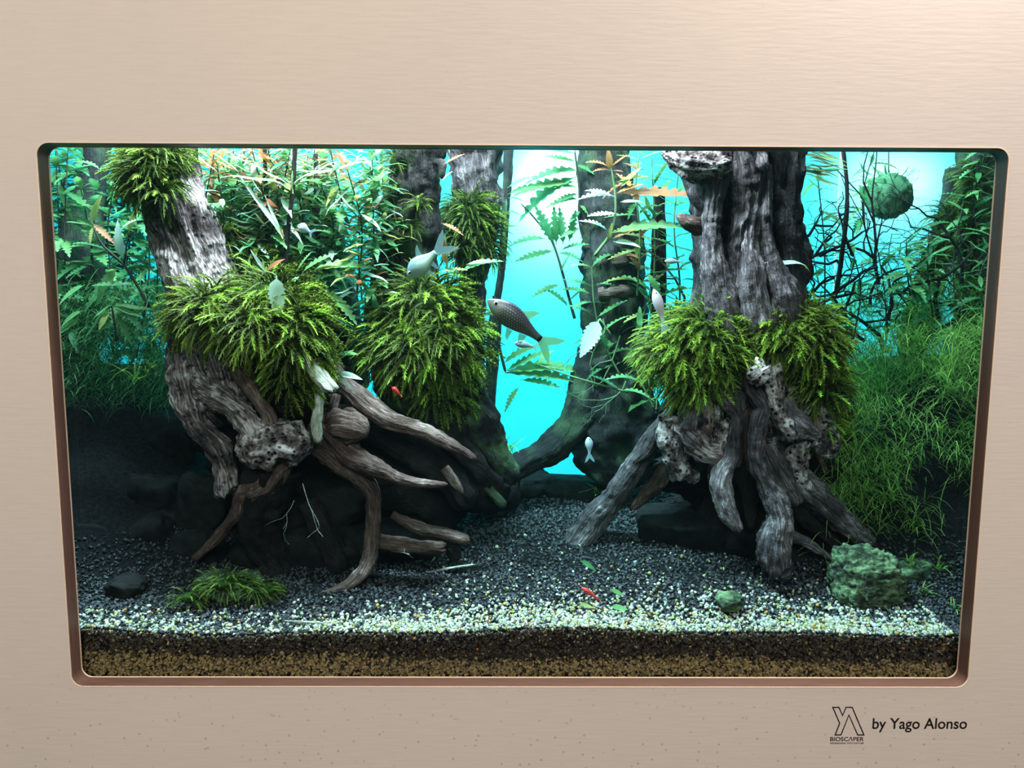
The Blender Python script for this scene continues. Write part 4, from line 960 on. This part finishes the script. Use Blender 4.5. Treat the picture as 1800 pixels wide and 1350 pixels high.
# drooping pale leaves at the top of the thicket
t = thing('stem_plant', 'long pale arching leaves springing from the tall black stem', 'plant', tuple(P(512, 330, .2)))
tube([(512, 340, .2, 4), (514, 300, .2, 4)], 'stem', 'stemG', t)
for a, b in (((507, 325), (440, 285)), ((516, 325), (585, 270)), ((505, 330), (395, 280)), ((440, 290), (392, 262)), ((516, 322), (640, 262)), ((500, 420), (462, 345)), ((462, 345), (440, 310)), ((500, 415), (420, 310)), ((420, 305), (385, 262)), ((520, 300), (560, 300))):
    leaf(t, 'nar', 'leafP', a, b, .2, .185, .45)
t = thing('stem_plant', 'orange and yellow leaf cluster right of the dark middle trunk', 'plant', tuple(P(790, 500, .24)))
tube([(788, 505, .24, 4), (785, 450, .24, 3), (782, 410, .24, 3)], 'stem', 'stemG', t)
for kd, m_, a, b in (('pin', 'leafR', (775, 392), (815, 405)), ('obl', 'leafR', (785, 440), (772, 412)), ('obl', 'leafR', (785, 450), (800, 430)), ('pin', 'leafO', (775, 478), (818, 466)), ('pin', 'leafG', (810, 478), (870, 440)), ('pin', 'leafP', (820, 465), (858, 455)), ('obl', 'leafR', (786, 465), (776, 440)), ('obl', 'leafO', (786, 470), (800, 455)), ('pin', 'leafR', (778, 290), (815, 268)), ('pin', 'leafP', (776, 320), (790, 298))):
    leaf(t, kd, m_, a, b, .24, .23, .9)
# left side plants
t = thing('stem_plant', 'forked plant with yellow and pale serrated leaves near the left edge', 'plant', tuple(P(252, 520, .24)))
tube([(262, 540, .24, 6), (240, 500, .24, 5), (218, 466, .24, 5), (180, 430, .24, 4), (162, 395, .24, 3)], 'stem', 'stem', t)
tube([(218, 466, .24, 4), (226, 410, .24, 3), (235, 370, .24, 3)], 'stem', 'stem', t)
for kd, m_, a, b in (('ser', 'leafO', (162, 392), (170, 346)), ('pin', 'leafR', (162, 392), (200, 425)), ('ser', 'leafP', (216, 456), (200, 390)), ('pin', 'leafP', (210, 410), (228, 375)), ('ser', 'leafG', (205, 470), (162, 532)), ('pin', 'leafO', (226, 410), (238, 360)),
        ('ser', 'leafG', (150, 500), (95, 528)), ('pin', 'leafD', (235, 500), (160, 498)), ('pin', 'leafO', (164, 398), (155, 425))):
    leaf(t, kd, m_, a, b, .235, .22, .8)
t = thing('stem_plant', 'rosette of arching green leaves on the left bank edge', 'plant', tuple(P(200, 590, .2)))
tube([(205, 600, .2, 5), (200, 560, .2, 4), (196, 536, .2, 3)], 'stem', 'stem', t)
for kd, m_, a, b in (('nar', 'leafG', (198, 536), (157, 552)), ('nar', 'leafG', (198, 538), (252, 558)), ('ser', 'leafO', (192, 545), (172, 580)), ('ser', 'leafG', (145, 545), (100, 570)), ('obl', 'leafG', (196, 536), (205, 515)), ('nar', 'leafG', (200, 538), (270, 535)), ('ser', 'leafG', (140, 560), (95, 590)), ('pin', 'leafD', (215, 540), (250, 580)), ('pin', 'leafD', (205, 550), (230, 600)), ('nar', 'leafD', (190, 545), (130, 590))):
    leaf(t, kd, m_, a, b, .2, .185, .8)
for i in range(21):
    px = 88 + (i % 7) * 30 + gj.uniform(-10, 10); y = (.33, .49, .52)[i // 7] + gj.uniform(-.015, .015); top = gj.uniform(250, 300); bot = gj.uniform(560, 640)
    plant('feathery green stem plant in the left corner behind the stump', [(px, bot, y), (px + gj.uniform(-25, 25), (top + bot) / 2, y), (px + gj.uniform(-20, 20), top, y)], [nar('leafD'), nar('leafG'), pin('leafD'), pin('leafG'), pin('leafD')], (30, 60, 60)[i // 7], 56, group='stem plants in the left corner', seed=300 + i, whorl=3, up=.1, m_stem='stem', w0=3, wsc=1.4, start=.0)
# right side plants
for i, (px, bot, top, y) in enumerate([(1500, 600, 400, .34), (1560, 590, 430, .36), (1640, 560, 400, .36), (1690, 600, 350, .42), (1740, 620, 300, .42), (1600, 520, 420, .34), (1735, 560, 420, .34), (1450, 560, 300, .33), (1520, 400, 262, .42), (1720, 420, 262, .44)]):
    plant('dim green lobed plant among the twigs of the right corner', [(px, bot, y), (px + gj.uniform(-15, 15), (top + bot) / 2, y), (px + gj.uniform(-20, 20), top, y)], [pin('leafD'), nar('leafG'), nar('leafD'), pin('leafG')], 30, 44, group='dim lobed plants in the right corner', seed=400 + i, m_stem='stem', w0=3, start=.1, up=.1, wsc=1.3)
t = thing('stem_plant', 'flat layered green leaves at the surface right of the fluted stump', 'plant', tuple(P(1400, 300, .2)))
tube([(1398, 330, .2, 4), (1405, 290, .2, 3), (1410, 262, .2, 3)], 'stem', 'stem', t)
for i in range(26):
    xx = 1398 + gj.uniform(0, 30); yy = gj.uniform(258, 312); leaf(t, 'nar', 'leafO' if i % 3 else 'leafG', (xx, yy), (xx + gj.uniform(40, 80), yy + gj.uniform(-8, 12)), .2 + gj.uniform(-.02, .02), None, .7)

# ------------------------------------------------------------------ twiggy bushes (dark branching twigs)
def twigs(label, roots_, depth=5, L0=60, w0=5, m='woodDark', name='twig_bush', seed=1, spread=.6, grav=0.0, group=None, up=0.0, bend=.42):
    g = np.random.default_rng(seed); Vs = []; Fs = []; off = [0]
    def seg(p, q, r0, r1):
        d = q - p; d = d / (np.linalg.norm(d) + 1e-9); u = np.cross(d, (0, 1, 0)); u /= np.linalg.norm(u) + 1e-9; w_ = np.cross(d, u)
        for c, r in ((p, r0), (q, r1)):
            for k in range(4):
                a = k * math.pi / 2; Vs.append(c + (u * math.cos(a) + w_ * math.sin(a)) * r)
        o = off[0]
        for k in range(4): Fs.append((o + k, o + (k + 1) % 4, o + 4 + (k + 1) % 4, o + 4 + k))
        off[0] += 8
    def grow(p, d, L_, r, lev):
        n_ = 4
        for i in range(n_):
            d = d + g.normal(size=3) * np.array([1, .6, 1]) * bend + np.array([0, 0, up]); d /= np.linalg.norm(d)
            q = p + d * L_ / n_; seg(p, q, r, r * .88); p = q; r *= .88
            if lev > 0 and i >= 1 and g.random() < .62:
                dd = d + g.normal(size=3) * np.array([1, .6, 1]) * spread; dd /= np.linalg.norm(dd)
                grow(p, dd, L_ * g.uniform(.6, .85), r * .75, lev - 1)
    base = P(roots_[0][0], roots_[0][1], roots_[0][2])
    for (px, py, y, dx, dy, Ls, wd) in roots_:
        d = np.array([dx, g.uniform(-.2, .2), -dy], float); d /= np.linalg.norm(d)
        grow(P(px, py, y), d, Ls * S(y), wd * .5 * S(y), depth)
    V = np.array(Vs); o = mk(name, V, np.array(Fs), M[m], loc=tuple(base), attrs={'grain': ('FLOAT_VECTOR', V)})
    return tag(o, label, 'twigs', group)
twigs('tangle of black twigs right behind the fluted stump', [(1400, 560, .30, .3, -1, 110, 7), (1440, 600, .30, 0, -1, 130, 7), (1410, 480, .30, .8, -.5, 90, 7), (1490, 560, .31, -.3, -1, 110, 6), (1460, 520, .30, .2, -1, 90, 7), (1405, 420, .30, .9, -.2, 80, 6), (1480, 470, .31, -.1, -1, 90, 6), (1420, 540, .30, .6, -.6, 90, 7), (1440, 450, .31, .4, -1, 80, 6), (1470, 580, .30, .3, -1, 90, 6), (1500, 450, .31, -.5, -.6, 80, 5)], depth=5, seed=31, spread=.75)
twigs('dark twiggy bush reaching up to the hanging ball', [(1555, 620, .36, -.1, -1, 130, 8), (1545, 500, .36, -.3, -1, 90, 7), (1560, 560, .36, .5, -1, 100, 7), (1520, 600, .36, -.2, -1, 110, 7), (1580, 520, .36, .1, -1, 90, 6), (1530, 540, .36, .4, -1, 90, 6)], depth=5, seed=33, spread=.6)
twigs('dark twiggy bush left of the far right trunks', [(1620, 620, .38, .2, -1, 160, 10), (1650, 560, .38, -.4, -1, 140, 8), (1690, 500, .38, -.3, -1, 130, 8)], depth=5, seed=35, spread=.65)
twigs('thin twigs crossing between the far right trunks', [(1650, 640, .40, .5, -1, 150, 6), (1700, 560, .40, -.8, -.6, 130, 5), (1740, 600, .40, -.2, -1, 150, 5)], depth=4, seed=37, spread=.7)
twigs('single wavy black twig standing beside the hanging ball', [(1536, 470, .33, 0, -1, 150, 6), (1540, 470, .33, -.3, -1, 120, 4)], depth=1, seed=39, spread=.6, bend=.15)
twigs('sparse green twigs left of the fluted stump', [(1200, 560, .40, 0, -1, 150, 5), (1160, 560, .40, .6, -1, 130, 5), (1130, 560, .41, .3, -1, 140, 4)], depth=3, m='stem', seed=41, spread=.7)
twigs('hanging pale rootlets over the flare of the rear trunk', [(1060, 560, .37, 0, 1, 90, 3), (1090, 590, .37, .2, 1, 90, 3), (1120, 620, .37, .1, 1, 80, 3), (1075, 640, .37, -.1, 1, 70, 3), (1140, 660, .37, .3, 1, 70, 3), (1100, 670, .37, -.2, 1, 60, 3)], depth=2, m='stemG', seed=43, name='rootlets', spread=.4)
twigs('fine white rootlets dangling in the shade of the left stump', [(517, 880, .13, -.05, 1, 60, 2), (532, 850, .13, 0, 1, 80, 2), (720, 975, .13, .1, 1, 26, 2)], depth=1, m='woodPale', seed=45, name='rootlets', spread=.3)

# ------------------------------------------------------------------ grass on the banks
def blades(n, pos_fn, Lr, wd, lean, seed, segs=5):
    g = np.random.default_rng(seed); Vs = np.zeros((n, (segs + 1) * 2, 3)); tp = np.zeros((n, (segs + 1) * 2))
    base = pos_fn(g, n); L_ = g.uniform(*Lr, n); az = g.uniform(0, 2 * math.pi, n); le = g.uniform(.1, lean, n); cv = g.uniform(.2, 1.2, n)
    for i in range(segs + 1):
        t = i / segs; ang = le + cv * t * 1.0
        hx = L_ * t * np.sin(ang); hz = L_ * t * np.cos(ang); ww = wd * (1 - t ** 2 * .9) * .5
        c = base + np.stack([hx * np.cos(az), hx * np.sin(az), hz], -1)
        sx = np.stack([-np.sin(az + .6) * ww, np.cos(az + .6) * ww * .4, np.zeros(n)], -1); sx[:, 0] = np.where(np.abs(sx[:, 0]) < ww * .5, ww * .7, sx[:, 0])
        Vs[:, 2 * i] = c - sx; Vs[:, 2 * i + 1] = c + sx; tp[:, 2 * i] = t; tp[:, 2 * i + 1] = t
    f = np.array([(2 * i, 2 * i + 1, 2 * i + 3, 2 * i + 2) for i in range(segs)])
    Fq = (f[None] + (np.arange(n) * (segs + 1) * 2)[:, None, None]).reshape(-1, 4)
    return Vs.reshape(-1, 3), Fq, tp.ravel()
def rbank(g, n):
    px = g.uniform(1440, 1760, n); y = g.uniform(.20, .46, n)
    py = g.uniform(610, 985, n) - (px - 1440) * .12
    p = np.array([P(a, b, c) for a, b, c in zip(px, py, y)])
    dn = vnoise(p * 22, 4); bad = dn < -.05
    p[bad] = p[np.resize(np.where(~bad)[0], bad.sum())] + g.normal(size=(bad.sum(), 3)) * .006
    return p
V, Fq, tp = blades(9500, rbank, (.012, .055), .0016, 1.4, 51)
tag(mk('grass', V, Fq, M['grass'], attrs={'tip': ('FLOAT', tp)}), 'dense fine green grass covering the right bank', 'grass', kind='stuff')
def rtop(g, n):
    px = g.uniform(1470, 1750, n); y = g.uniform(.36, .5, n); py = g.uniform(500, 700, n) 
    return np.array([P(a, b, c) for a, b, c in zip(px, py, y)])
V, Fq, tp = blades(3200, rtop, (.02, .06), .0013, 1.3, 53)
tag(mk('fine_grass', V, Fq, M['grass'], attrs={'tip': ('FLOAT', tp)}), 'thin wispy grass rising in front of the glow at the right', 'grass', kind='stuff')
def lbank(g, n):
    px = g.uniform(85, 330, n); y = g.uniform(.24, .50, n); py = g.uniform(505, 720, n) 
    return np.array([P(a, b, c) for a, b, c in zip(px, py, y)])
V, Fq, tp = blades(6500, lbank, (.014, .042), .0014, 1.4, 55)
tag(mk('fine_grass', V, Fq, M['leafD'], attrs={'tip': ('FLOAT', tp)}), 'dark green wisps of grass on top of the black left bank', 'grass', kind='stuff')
def tuft(label, px, py, y, n, Lpx, m='grassB', group=None, seed=1, wd=3.2, lean=1.1):
    c = P(px, py, y)
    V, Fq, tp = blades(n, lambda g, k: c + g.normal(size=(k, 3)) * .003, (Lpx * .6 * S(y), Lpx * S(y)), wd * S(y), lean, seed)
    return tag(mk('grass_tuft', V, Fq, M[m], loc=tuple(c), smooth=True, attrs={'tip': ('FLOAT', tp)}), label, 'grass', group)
for i, (a, b, yy, n_, l_, lb) in enumerate([
    (1515, 895, .20, 16, 56, 'bright grass tuft above the tip of the leaning root'),
    (1560, 880, .21, 16, 60, 'bright grass tuft behind the boulder, upper right'),
    (1505, 800, .24, 16, 60, 'bright grass tuft beside the rough right edge of the stump'),
    (1490, 760, .25, 18, 70, 'tall grass tuft touching the right edge of the stump'),
    (1610, 925, .20, 12, 50, 'grass tuft hanging over the dark hollow right of the boulder'),
    (1625, 1045, .12, 12, 34, 'low bright grass tuft on the gravel right of the boulder'),
    (1600, 990, .15, 10, 40, 'thin grass tuft sprouting from the flat greenish stone'),
    (1680, 1070, .09, 14, 30, 'short grass tuft in the lower right corner'),
    (1560, 1085, .09, 9, 24, 'small grass tuft at the foot of the boulder'),
    (1650, 1000, .15, 12, 40, 'grass tuft near the right edge level with the boulder top'),
    (1600, 600, .30, 16, 70, 'yellow-green grass tuft floating high near the leaning trunk'),
    (1660, 640, .30, 12, 80, 'grass tuft with long curved blades near the right edge'),
    (1560, 830, .24, 14, 60, 'grass tuft in the middle of the right bank'),
    (893, 788, .40, 14, 46, 'small fine tuft rooted at the fork of the arching root'),
    (235, 670, .24, 9, 62, 'lime grass blades left of the left stump'),
    (262, 655, .23, 8, 70, 'lime grass blades touching the left stump'),
    (1050, 868, .42, 10, 40, 'fine tuft behind the leaning log')]):
    tuft(lb, a, b, yy, n_, l_, seed=60 + i)

# ------------------------------------------------------------------ hanging planted ball
bt = thing('hanging_moss_ball', 'round mossy ball with twiggy top hanging in the bright upper right', 'plant', tuple(P(1562, 345, .5)))
V_ = ICO
c = P(1562, 345, .5); nn = 30; th = np.linspace(0, math.pi, nn); ph_ = np.linspace(0, 2 * math.pi, 2 * nn, endpoint=False)
T_, H_ = np.meshgrid(th, ph_, indexing='ij'); D = np.stack([np.sin(T_) * np.cos(H_), np.sin(T_) * np.sin(H_), np.cos(T_)], -1)
k_ = 40 * S(.5) * (1 + .12 * fbm(D * 5, 3, 3)); I = np.arange(nn * 2 * nn).reshape(nn, 2 * nn); J = np.roll(I, -1, 1)
mk('ball', (D * k_[..., None] * np.array([1, .8, .95]) + c).reshape(-1, 3), np.stack([I[:-1], I[1:], J[1:], J[:-1]], -1).reshape(-1, 4), m_plain('ball_moss', (0.07, 0.16, 0.09), 0.9, 0.1, noise=0.6, nscale=60, bump=0.6), bt, loc=tuple(c))
tube([(1562, 310, .5, 2), (1562, 262, .5, 2), (1562, 220, .5, 2)], 'cord', 'stem', bt)
g = np.random.default_rng(5)
for i in range(40):
    a = g.uniform(0, 2 * math.pi); d = Vector((math.cos(a) * .9, math.sin(a) * .5, g.uniform(-.1, 1)))
    child('sprig', LF['leafD', 'nar'][i % 3], bt, Vector(c) + Vector((d.x, d.y, abs(d.z))) * 34 * S(.5), frame(d, (0, 0, 1)), 26 * S(.5))

# ================================================================== fish and shrimps
def m_fish(name, back, belly, scales=0.0, sc=60):
    m, nt, out = mat(name)
    uv = N(nt, 'ShaderNodeAttribute', attribute_name='grain')
    sx = N(nt, 'ShaderNodeSeparateXYZ'); L(nt, uv.outputs['Vector'], sx.inputs[0])
    c = ramp(nt, sx.outputs[1], [(.25, belly), (.6, [(a + b) / 2 for a, b in zip(back, belly)]), (.85, back)])
    if scales:
        mp = N(nt, 'ShaderNodeMapping'); mp.inputs['Scale'].default_value = (22, 9, 1); L(nt, uv.outputs['Vector'], mp.inputs[0])
        mp.inputs['Rotation'].default_value = (0, 0, 0)
        br = N(nt, 'ShaderNodeTexBrick'); br.inputs['Scale'].default_value = 1; br.inputs['Mortar Size'].default_value = .2; br.inputs['Mortar Smooth'].default_value = .6
        br.inputs['Brick Width'].default_value = 1; br.inputs['Row Height'].default_value = 1
        br.inputs['Color1'].default_value = (1, 1, 1, 1); br.inputs['Color2'].default_value = (.8, .8, .8, 1); br.inputs['Mortar'].default_value = (.05, .05, .06, 1)
        L(nt, mp.outputs[0], br.inputs['Vector'])
        wv = N(nt, 'ShaderNodeMapRange'); L(nt, sx.outputs[0], wv.inputs[0]); wv.inputs[1].default_value = .20; wv.inputs[2].default_value = .30; wv.inputs[4].default_value = scales
        c = mixc(nt, wv.outputs[0], c, mixc(nt, 1.0, c, br.outputs[0], 'MULTIPLY'))
        tl = N(nt, 'ShaderNodeMapRange'); L(nt, sx.outputs[0], tl.inputs[0]); tl.inputs[1].default_value = .955; tl.inputs[2].default_value = .965
        c = mixc(nt, tl.outputs[0], c, (.01, .01, .015))
    b = N(nt, 'ShaderNodeBsdfPrincipled'); b.inputs['Roughness'].default_value = .3; b.inputs['Metallic'].default_value = .25; L(nt, c, b.inputs['Base Color'])
    L(nt, b.outputs[0], out.inputs[0]); return m
def m_fin(name, c, al=.55):
    m, nt, out = mat(name)
    t = N(nt, 'ShaderNodeBsdfTransparent'); t.inputs[0].default_value = (.85, .95, .95, 1)
    d = N(nt, 'ShaderNodeBsdfTranslucent'); d.inputs[0].default_value = c4(c)
    d2 = N(nt, 'ShaderNodeBsdfDiffuse'); d2.inputs[0].default_value = c4(c)
    a = N(nt, 'ShaderNodeMixShader'); a.inputs[0].default_value = .5; L(nt, d.outputs[0], a.inputs[1]); L(nt, d2.outputs[0], a.inputs[2])
    mx = N(nt, 'ShaderNodeMixShader'); mx.inputs[0].default_value = al; L(nt, t.outputs[0], mx.inputs[1]); L(nt, a.outputs[0], mx.inputs[2])
    L(nt, mx.outputs[0], out.inputs[0]); return m
M['eyeb'] = m_plain('fish_pupil', (.005, .005, .008), .15, .6); M['eyew'] = m_plain('fish_eye_ring', (.55, .6, .62), .3, .5)
def fish(label, head, tail, y, hpx, back, belly, fin, scales=0.0, yt=None, fins=True, prof=None, tail_len=.28, flip=1, name='fish', lobe=.30):
    hp = Vector(P(*head, y)); tl = Vector(P(*tail, yt or y)); d = tl - hp; Lb = d.length
    xa = d.normalized(); ya = Vector((0, -1, 0)); ya = (ya - xa * ya.dot(xa)).normalized(); za = xa.cross(ya)
    if za.z < 0: za = -za
    za *= flip
    if abs(xa.z) > .85: za = Vector((1, 0, 0)) * flip; za = (za - xa * za.dot(xa)).normalized()
    hh = hpx * .5 * S(y)
    def W(x, s, z): return np.array(hp + xa * (x * Lb) + ya * s + za * z)
    t = thing(name, label, 'fish', tuple(hp + d * .5))
    mb = m_fish('skin_of_' + name, back, belly, scales); mf = m_fin('fin_membrane', fin)
    n_, seg = 34, 22; V = []; G = []
    top = lambda u: (math.sin(math.pi * min(1, u ** .62)) ** .75) * (1 - u) ** .05 * (.95 if u < .5 else .95) * hh
    def hgt(u):  # half-height profile: pointed snout, deepest at 0.4, slim tail stalk
        a = math.sin(math.pi * .5 * min(1, u / .40)) ** .72 if u < .40 else .30 + .70 * (math.cos(math.pi * min(1, (u - .40) / .58)) * .5 + .5)
        return max(.03, a)
    for i in range(n_):
        u = i / (n_ - 1); h = hgt(u) * hh; wv = h * (.48 if u < .6 else .48 - .25 * (u - .6)); mid = .06 * hh * math.sin(u * 3)
        for k in range(seg):
            a = 2 * math.pi * k / seg; zz = math.sin(a); V.append(W(u, math.cos(a) * wv, mid + zz * h * (1.0 if zz > 0 else .95))); G.append((u, zz * .5 + .5, a / 3.14))
    I = np.arange(n_ * seg).reshape(n_, seg); J = np.roll(I, -1, 1); Fq = np.stack([I[:-1], J[:-1], J[1:], I[1:]], -1).reshape(-1, 4)
    V += [W(-.006, 0, 0), W(1.01, 0, 0)]; G += [(0, .5, 0), (1, .5, 0)]; k0 = n_ * seg
    Ft = [(J[0, k], I[0, k], k0) for k in range(seg)] + [(I[-1, k], J[-1, k], k0 + 1) for k in range(seg)]
    mk('body', V, [Fq, np.array(Ft)], mb, t, loc=tuple(t.location), attrs={'grain': ('FLOAT_VECTOR', G)})
    def fin_(nm, pts, th=.0006):
        A_ = [W(x, th, z * hh) for x, z in pts]; B_ = [W(x, -th, z * hh) for x, z in pts]; n = len(pts)
        Fs = [np.array([tuple(range(n))]), np.array([tuple(range(2 * n - 1, n - 1, -1))]), np.array([(i, n + i, n + (i + 1) % n, (i + 1) % n) for i in range(n)])]
        mk(nm, A_ + B_, Fs, mf, t, loc=tuple(t.location), smooth=False)
    tlx = tail_len
    fin_('tail_fin', [(.97, .22), (1 + tlx * .55, lobe * 3), (1 + tlx, lobe * 4), (1 + tlx * .8, lobe * 1.8), (1 + tlx * .45, 0), (1 + tlx * .8, -lobe * 1.8), (1 + tlx, -lobe * 4), (1 + tlx * .55, -lobe * 3), (.97, -.22)])
    if fins:
        fin_('dorsal_fin', [(.50, .86), (.66, 1.55), (.76, 1.75), (.70, 1.1), (.68, .62)])
        fin_('pelvic_fin', [(.48, -.88), (.54, -1.5), (.60, -1.7), (.58, -.82)])
        fin_('anal_fin', [(.68, -.62), (.74, -1.25), (.80, -1.35), (.80, -.42)])
    for s in (1, -1):
        cpos = W(.135, s * hgt(.135) * hh * .36, hh * .20); re = hh * .19
        for nm, mm_, rr, ofs in (('eye', 'eyew', re, 0), ('pupil', 'eyeb', re * .70, s * re * .35)):
            cc = cpos + np.array(ya) * ofs; sub = np.array([c_ for c_ in ICO])
            # small round eye from a subdivided icosahedron
            Vv = []; Ff_ = []; nn = 8
            for i in range(nn + 1):
                for k in range(12):
                    th_ = math.pi * i / nn; ph2 = 2 * math.pi * k / 12; Vv.append(cc + (np.array(xa) * math.cos(ph2) * math.sin(th_) + np.array(za) * math.sin(ph2) * math.sin(th_) + np.array(ya) * math.cos(th_) * .6) * rr)
            for i in range(nn):
                for k in range(12): Ff_.append((i * 12 + k, i * 12 + (k + 1) % 12, (i + 1) * 12 + (k + 1) % 12, (i + 1) * 12 + k))
            mk(nm, Vv, np.array(Ff_), M[mm_], t, loc=tuple(t.location))
    return t
fish('large grey barb with dark scale pattern swimming in the bright gap', (857, 527), (950, 597), .16, 43, (.075, .06, .09), (.17, .19, .14), (.35, .60, .20), scales=.9, tail_len=.32)
fish('small silver fish with a black tail spot below the large barb', (904, 603), (937, 609), .20, 14, (.30, .36, .52), (.62, .74, .82), (.4, .7, .75), tail_len=.25, fins=False)
fish('pale turquoise fish diving head down onto the middle moss cushion', (717, 488), (766, 444), .16, 36, (.20, .36, .42), (.30, .44, .32), (.30, .45, .48), tail_len=.55, flip=1)
fish('tiny bluish fish among the leaves of the thicket', (523, 396), (545, 408), .20, 17, (.35, .5, .7), (.6, .72, .85), (.5, .65, .8), fins=False)
fish('pinkish white fish above the left moss cushion of the right stump', (1149, 508), (1166, 566), .16, 19, (.62, .52, .62), (.75, .70, .80), (.6, .7, .8), tail_len=.45, fins=False)
fish('pale blue fish facing upward by the foot of the arching root', (1034, 768), (1036, 798), .28, 15, (.40, .50, .70), (.66, .78, .85), (.5, .75, .85), tail_len=.5, fins=False)
fish('small thin silver fish left of the fluted stump', (1168, 459), (1196, 460), .25, 10, (.30, .36, .40), (.55, .62, .66), (.4, .5, .55), fins=False)
def shrimp(label, a, b, y):
    p = Vector(P(*a, y)); q = Vector(P(*b, y)); t = thing('shrimp', label, 'shrimp', tuple((p + q) / 2))
    V, Fs, G = strand([(a[0], a[1], y, 3), (a[0] * .75 + b[0] * .25, a[1] * .75 + b[1] * .25 - 1, y, 9), ((a[0] + b[0]) / 2, (a[1] + b[1]) / 2 - 1, y, 8), (b[0], b[1], y, 3)], seg=12, ds=.001, flute=.05, amp=.05, seed=4)
    mk('body', V, Fs, M['red'], t, loc=tuple(t.location))
    d = (q - p); n = Vector((-d.z, 0, d.x)).normalized()
    if n.z > 0: n = -n
    for i in range(5):
        c = p.lerp(q, .25 + .13 * i); e = c + n * .0045 + Vector((rnd.uniform(-.001, .001), -.002, 0)); mkleg(c, e, t, 'leg', .0003)
    for s in (-1, 1): mkleg(p, p - d.normalized() * .009 + Vector((0, s * .003, .003)), t, 'antenna', .0002)
    mkleg(q, q + d.normalized() * .004, t, 'tail_fan', .0012)
def mkleg(a, b, t, nm, r):
    d = (b - a).normalized(); u = d.cross(Vector((0, 1, 0))).normalized(); w_ = d.cross(u); V = []
    for c, rr in ((a, r), (b, r * .5)):
        for k in range(5): an = k * 1.2566; V.append(c + (u * math.cos(an) + w_ * math.sin(an)) * rr)
    mk(nm, V, [np.array([(k, (k + 1) % 5, 5 + (k + 1) % 5, 5 + k) for k in range(5)]), np.array([(9, 8, 7, 6, 5)])], M['red'], t, loc=tuple(t.location))
M['red'] = m_plain('red_shell', (.62, .05, .05), .35, .5)
shrimp('red shrimp walking on the pale pebbles at the front', (1022, 1033), (1052, 1054), .082)
shrimp('tiny red shrimp below the middle moss cushion', (689, 681), (703, 694), .175)
single('brown fallen leaf fragment on the pebbles left of the green one', 'obl', 'leafO', (1018, 1060), (1044, 1068), .075, .072, 1.0)
single('green fallen leaf lying on the pebbles near the red shrimp', 'obl', 'leafG', (1072, 1036), (1098, 1044), .085, .082, 1.2)
single('pale green fallen leaf behind the front pebbles', 'obl', 'leafG', (1074, 1066), (1104, 1070), .065, .063, 1.3)
single('green fallen leaf on the path behind the red shrimp', 'obl', 'leafD', (1020, 985), (1050, 1000), .15, .145, 1.0)
for a, b, yy, lb in (((752, 1006), (836, 992), .16, 'thin pale straw lying on the gravel by the left stump roots'), ((500, 1092), (572, 1096), .045, 'short pale straw at the front glass on the left')):
    V, Fs, G = strand([(a[0], a[1], yy, 3), ((a[0] + b[0]) / 2, (a[1] + b[1]) / 2 - 1, yy, 4), (b[0], b[1], yy, 3)], seg=8, ds=.004, seed=5)
    tag(mk('straw', V, Fs, M['woodPale'], loc=tuple(P(a[0], a[1], yy)), attrs={'grain': ('FLOAT_VECTOR', G)}), lb, 'straw')
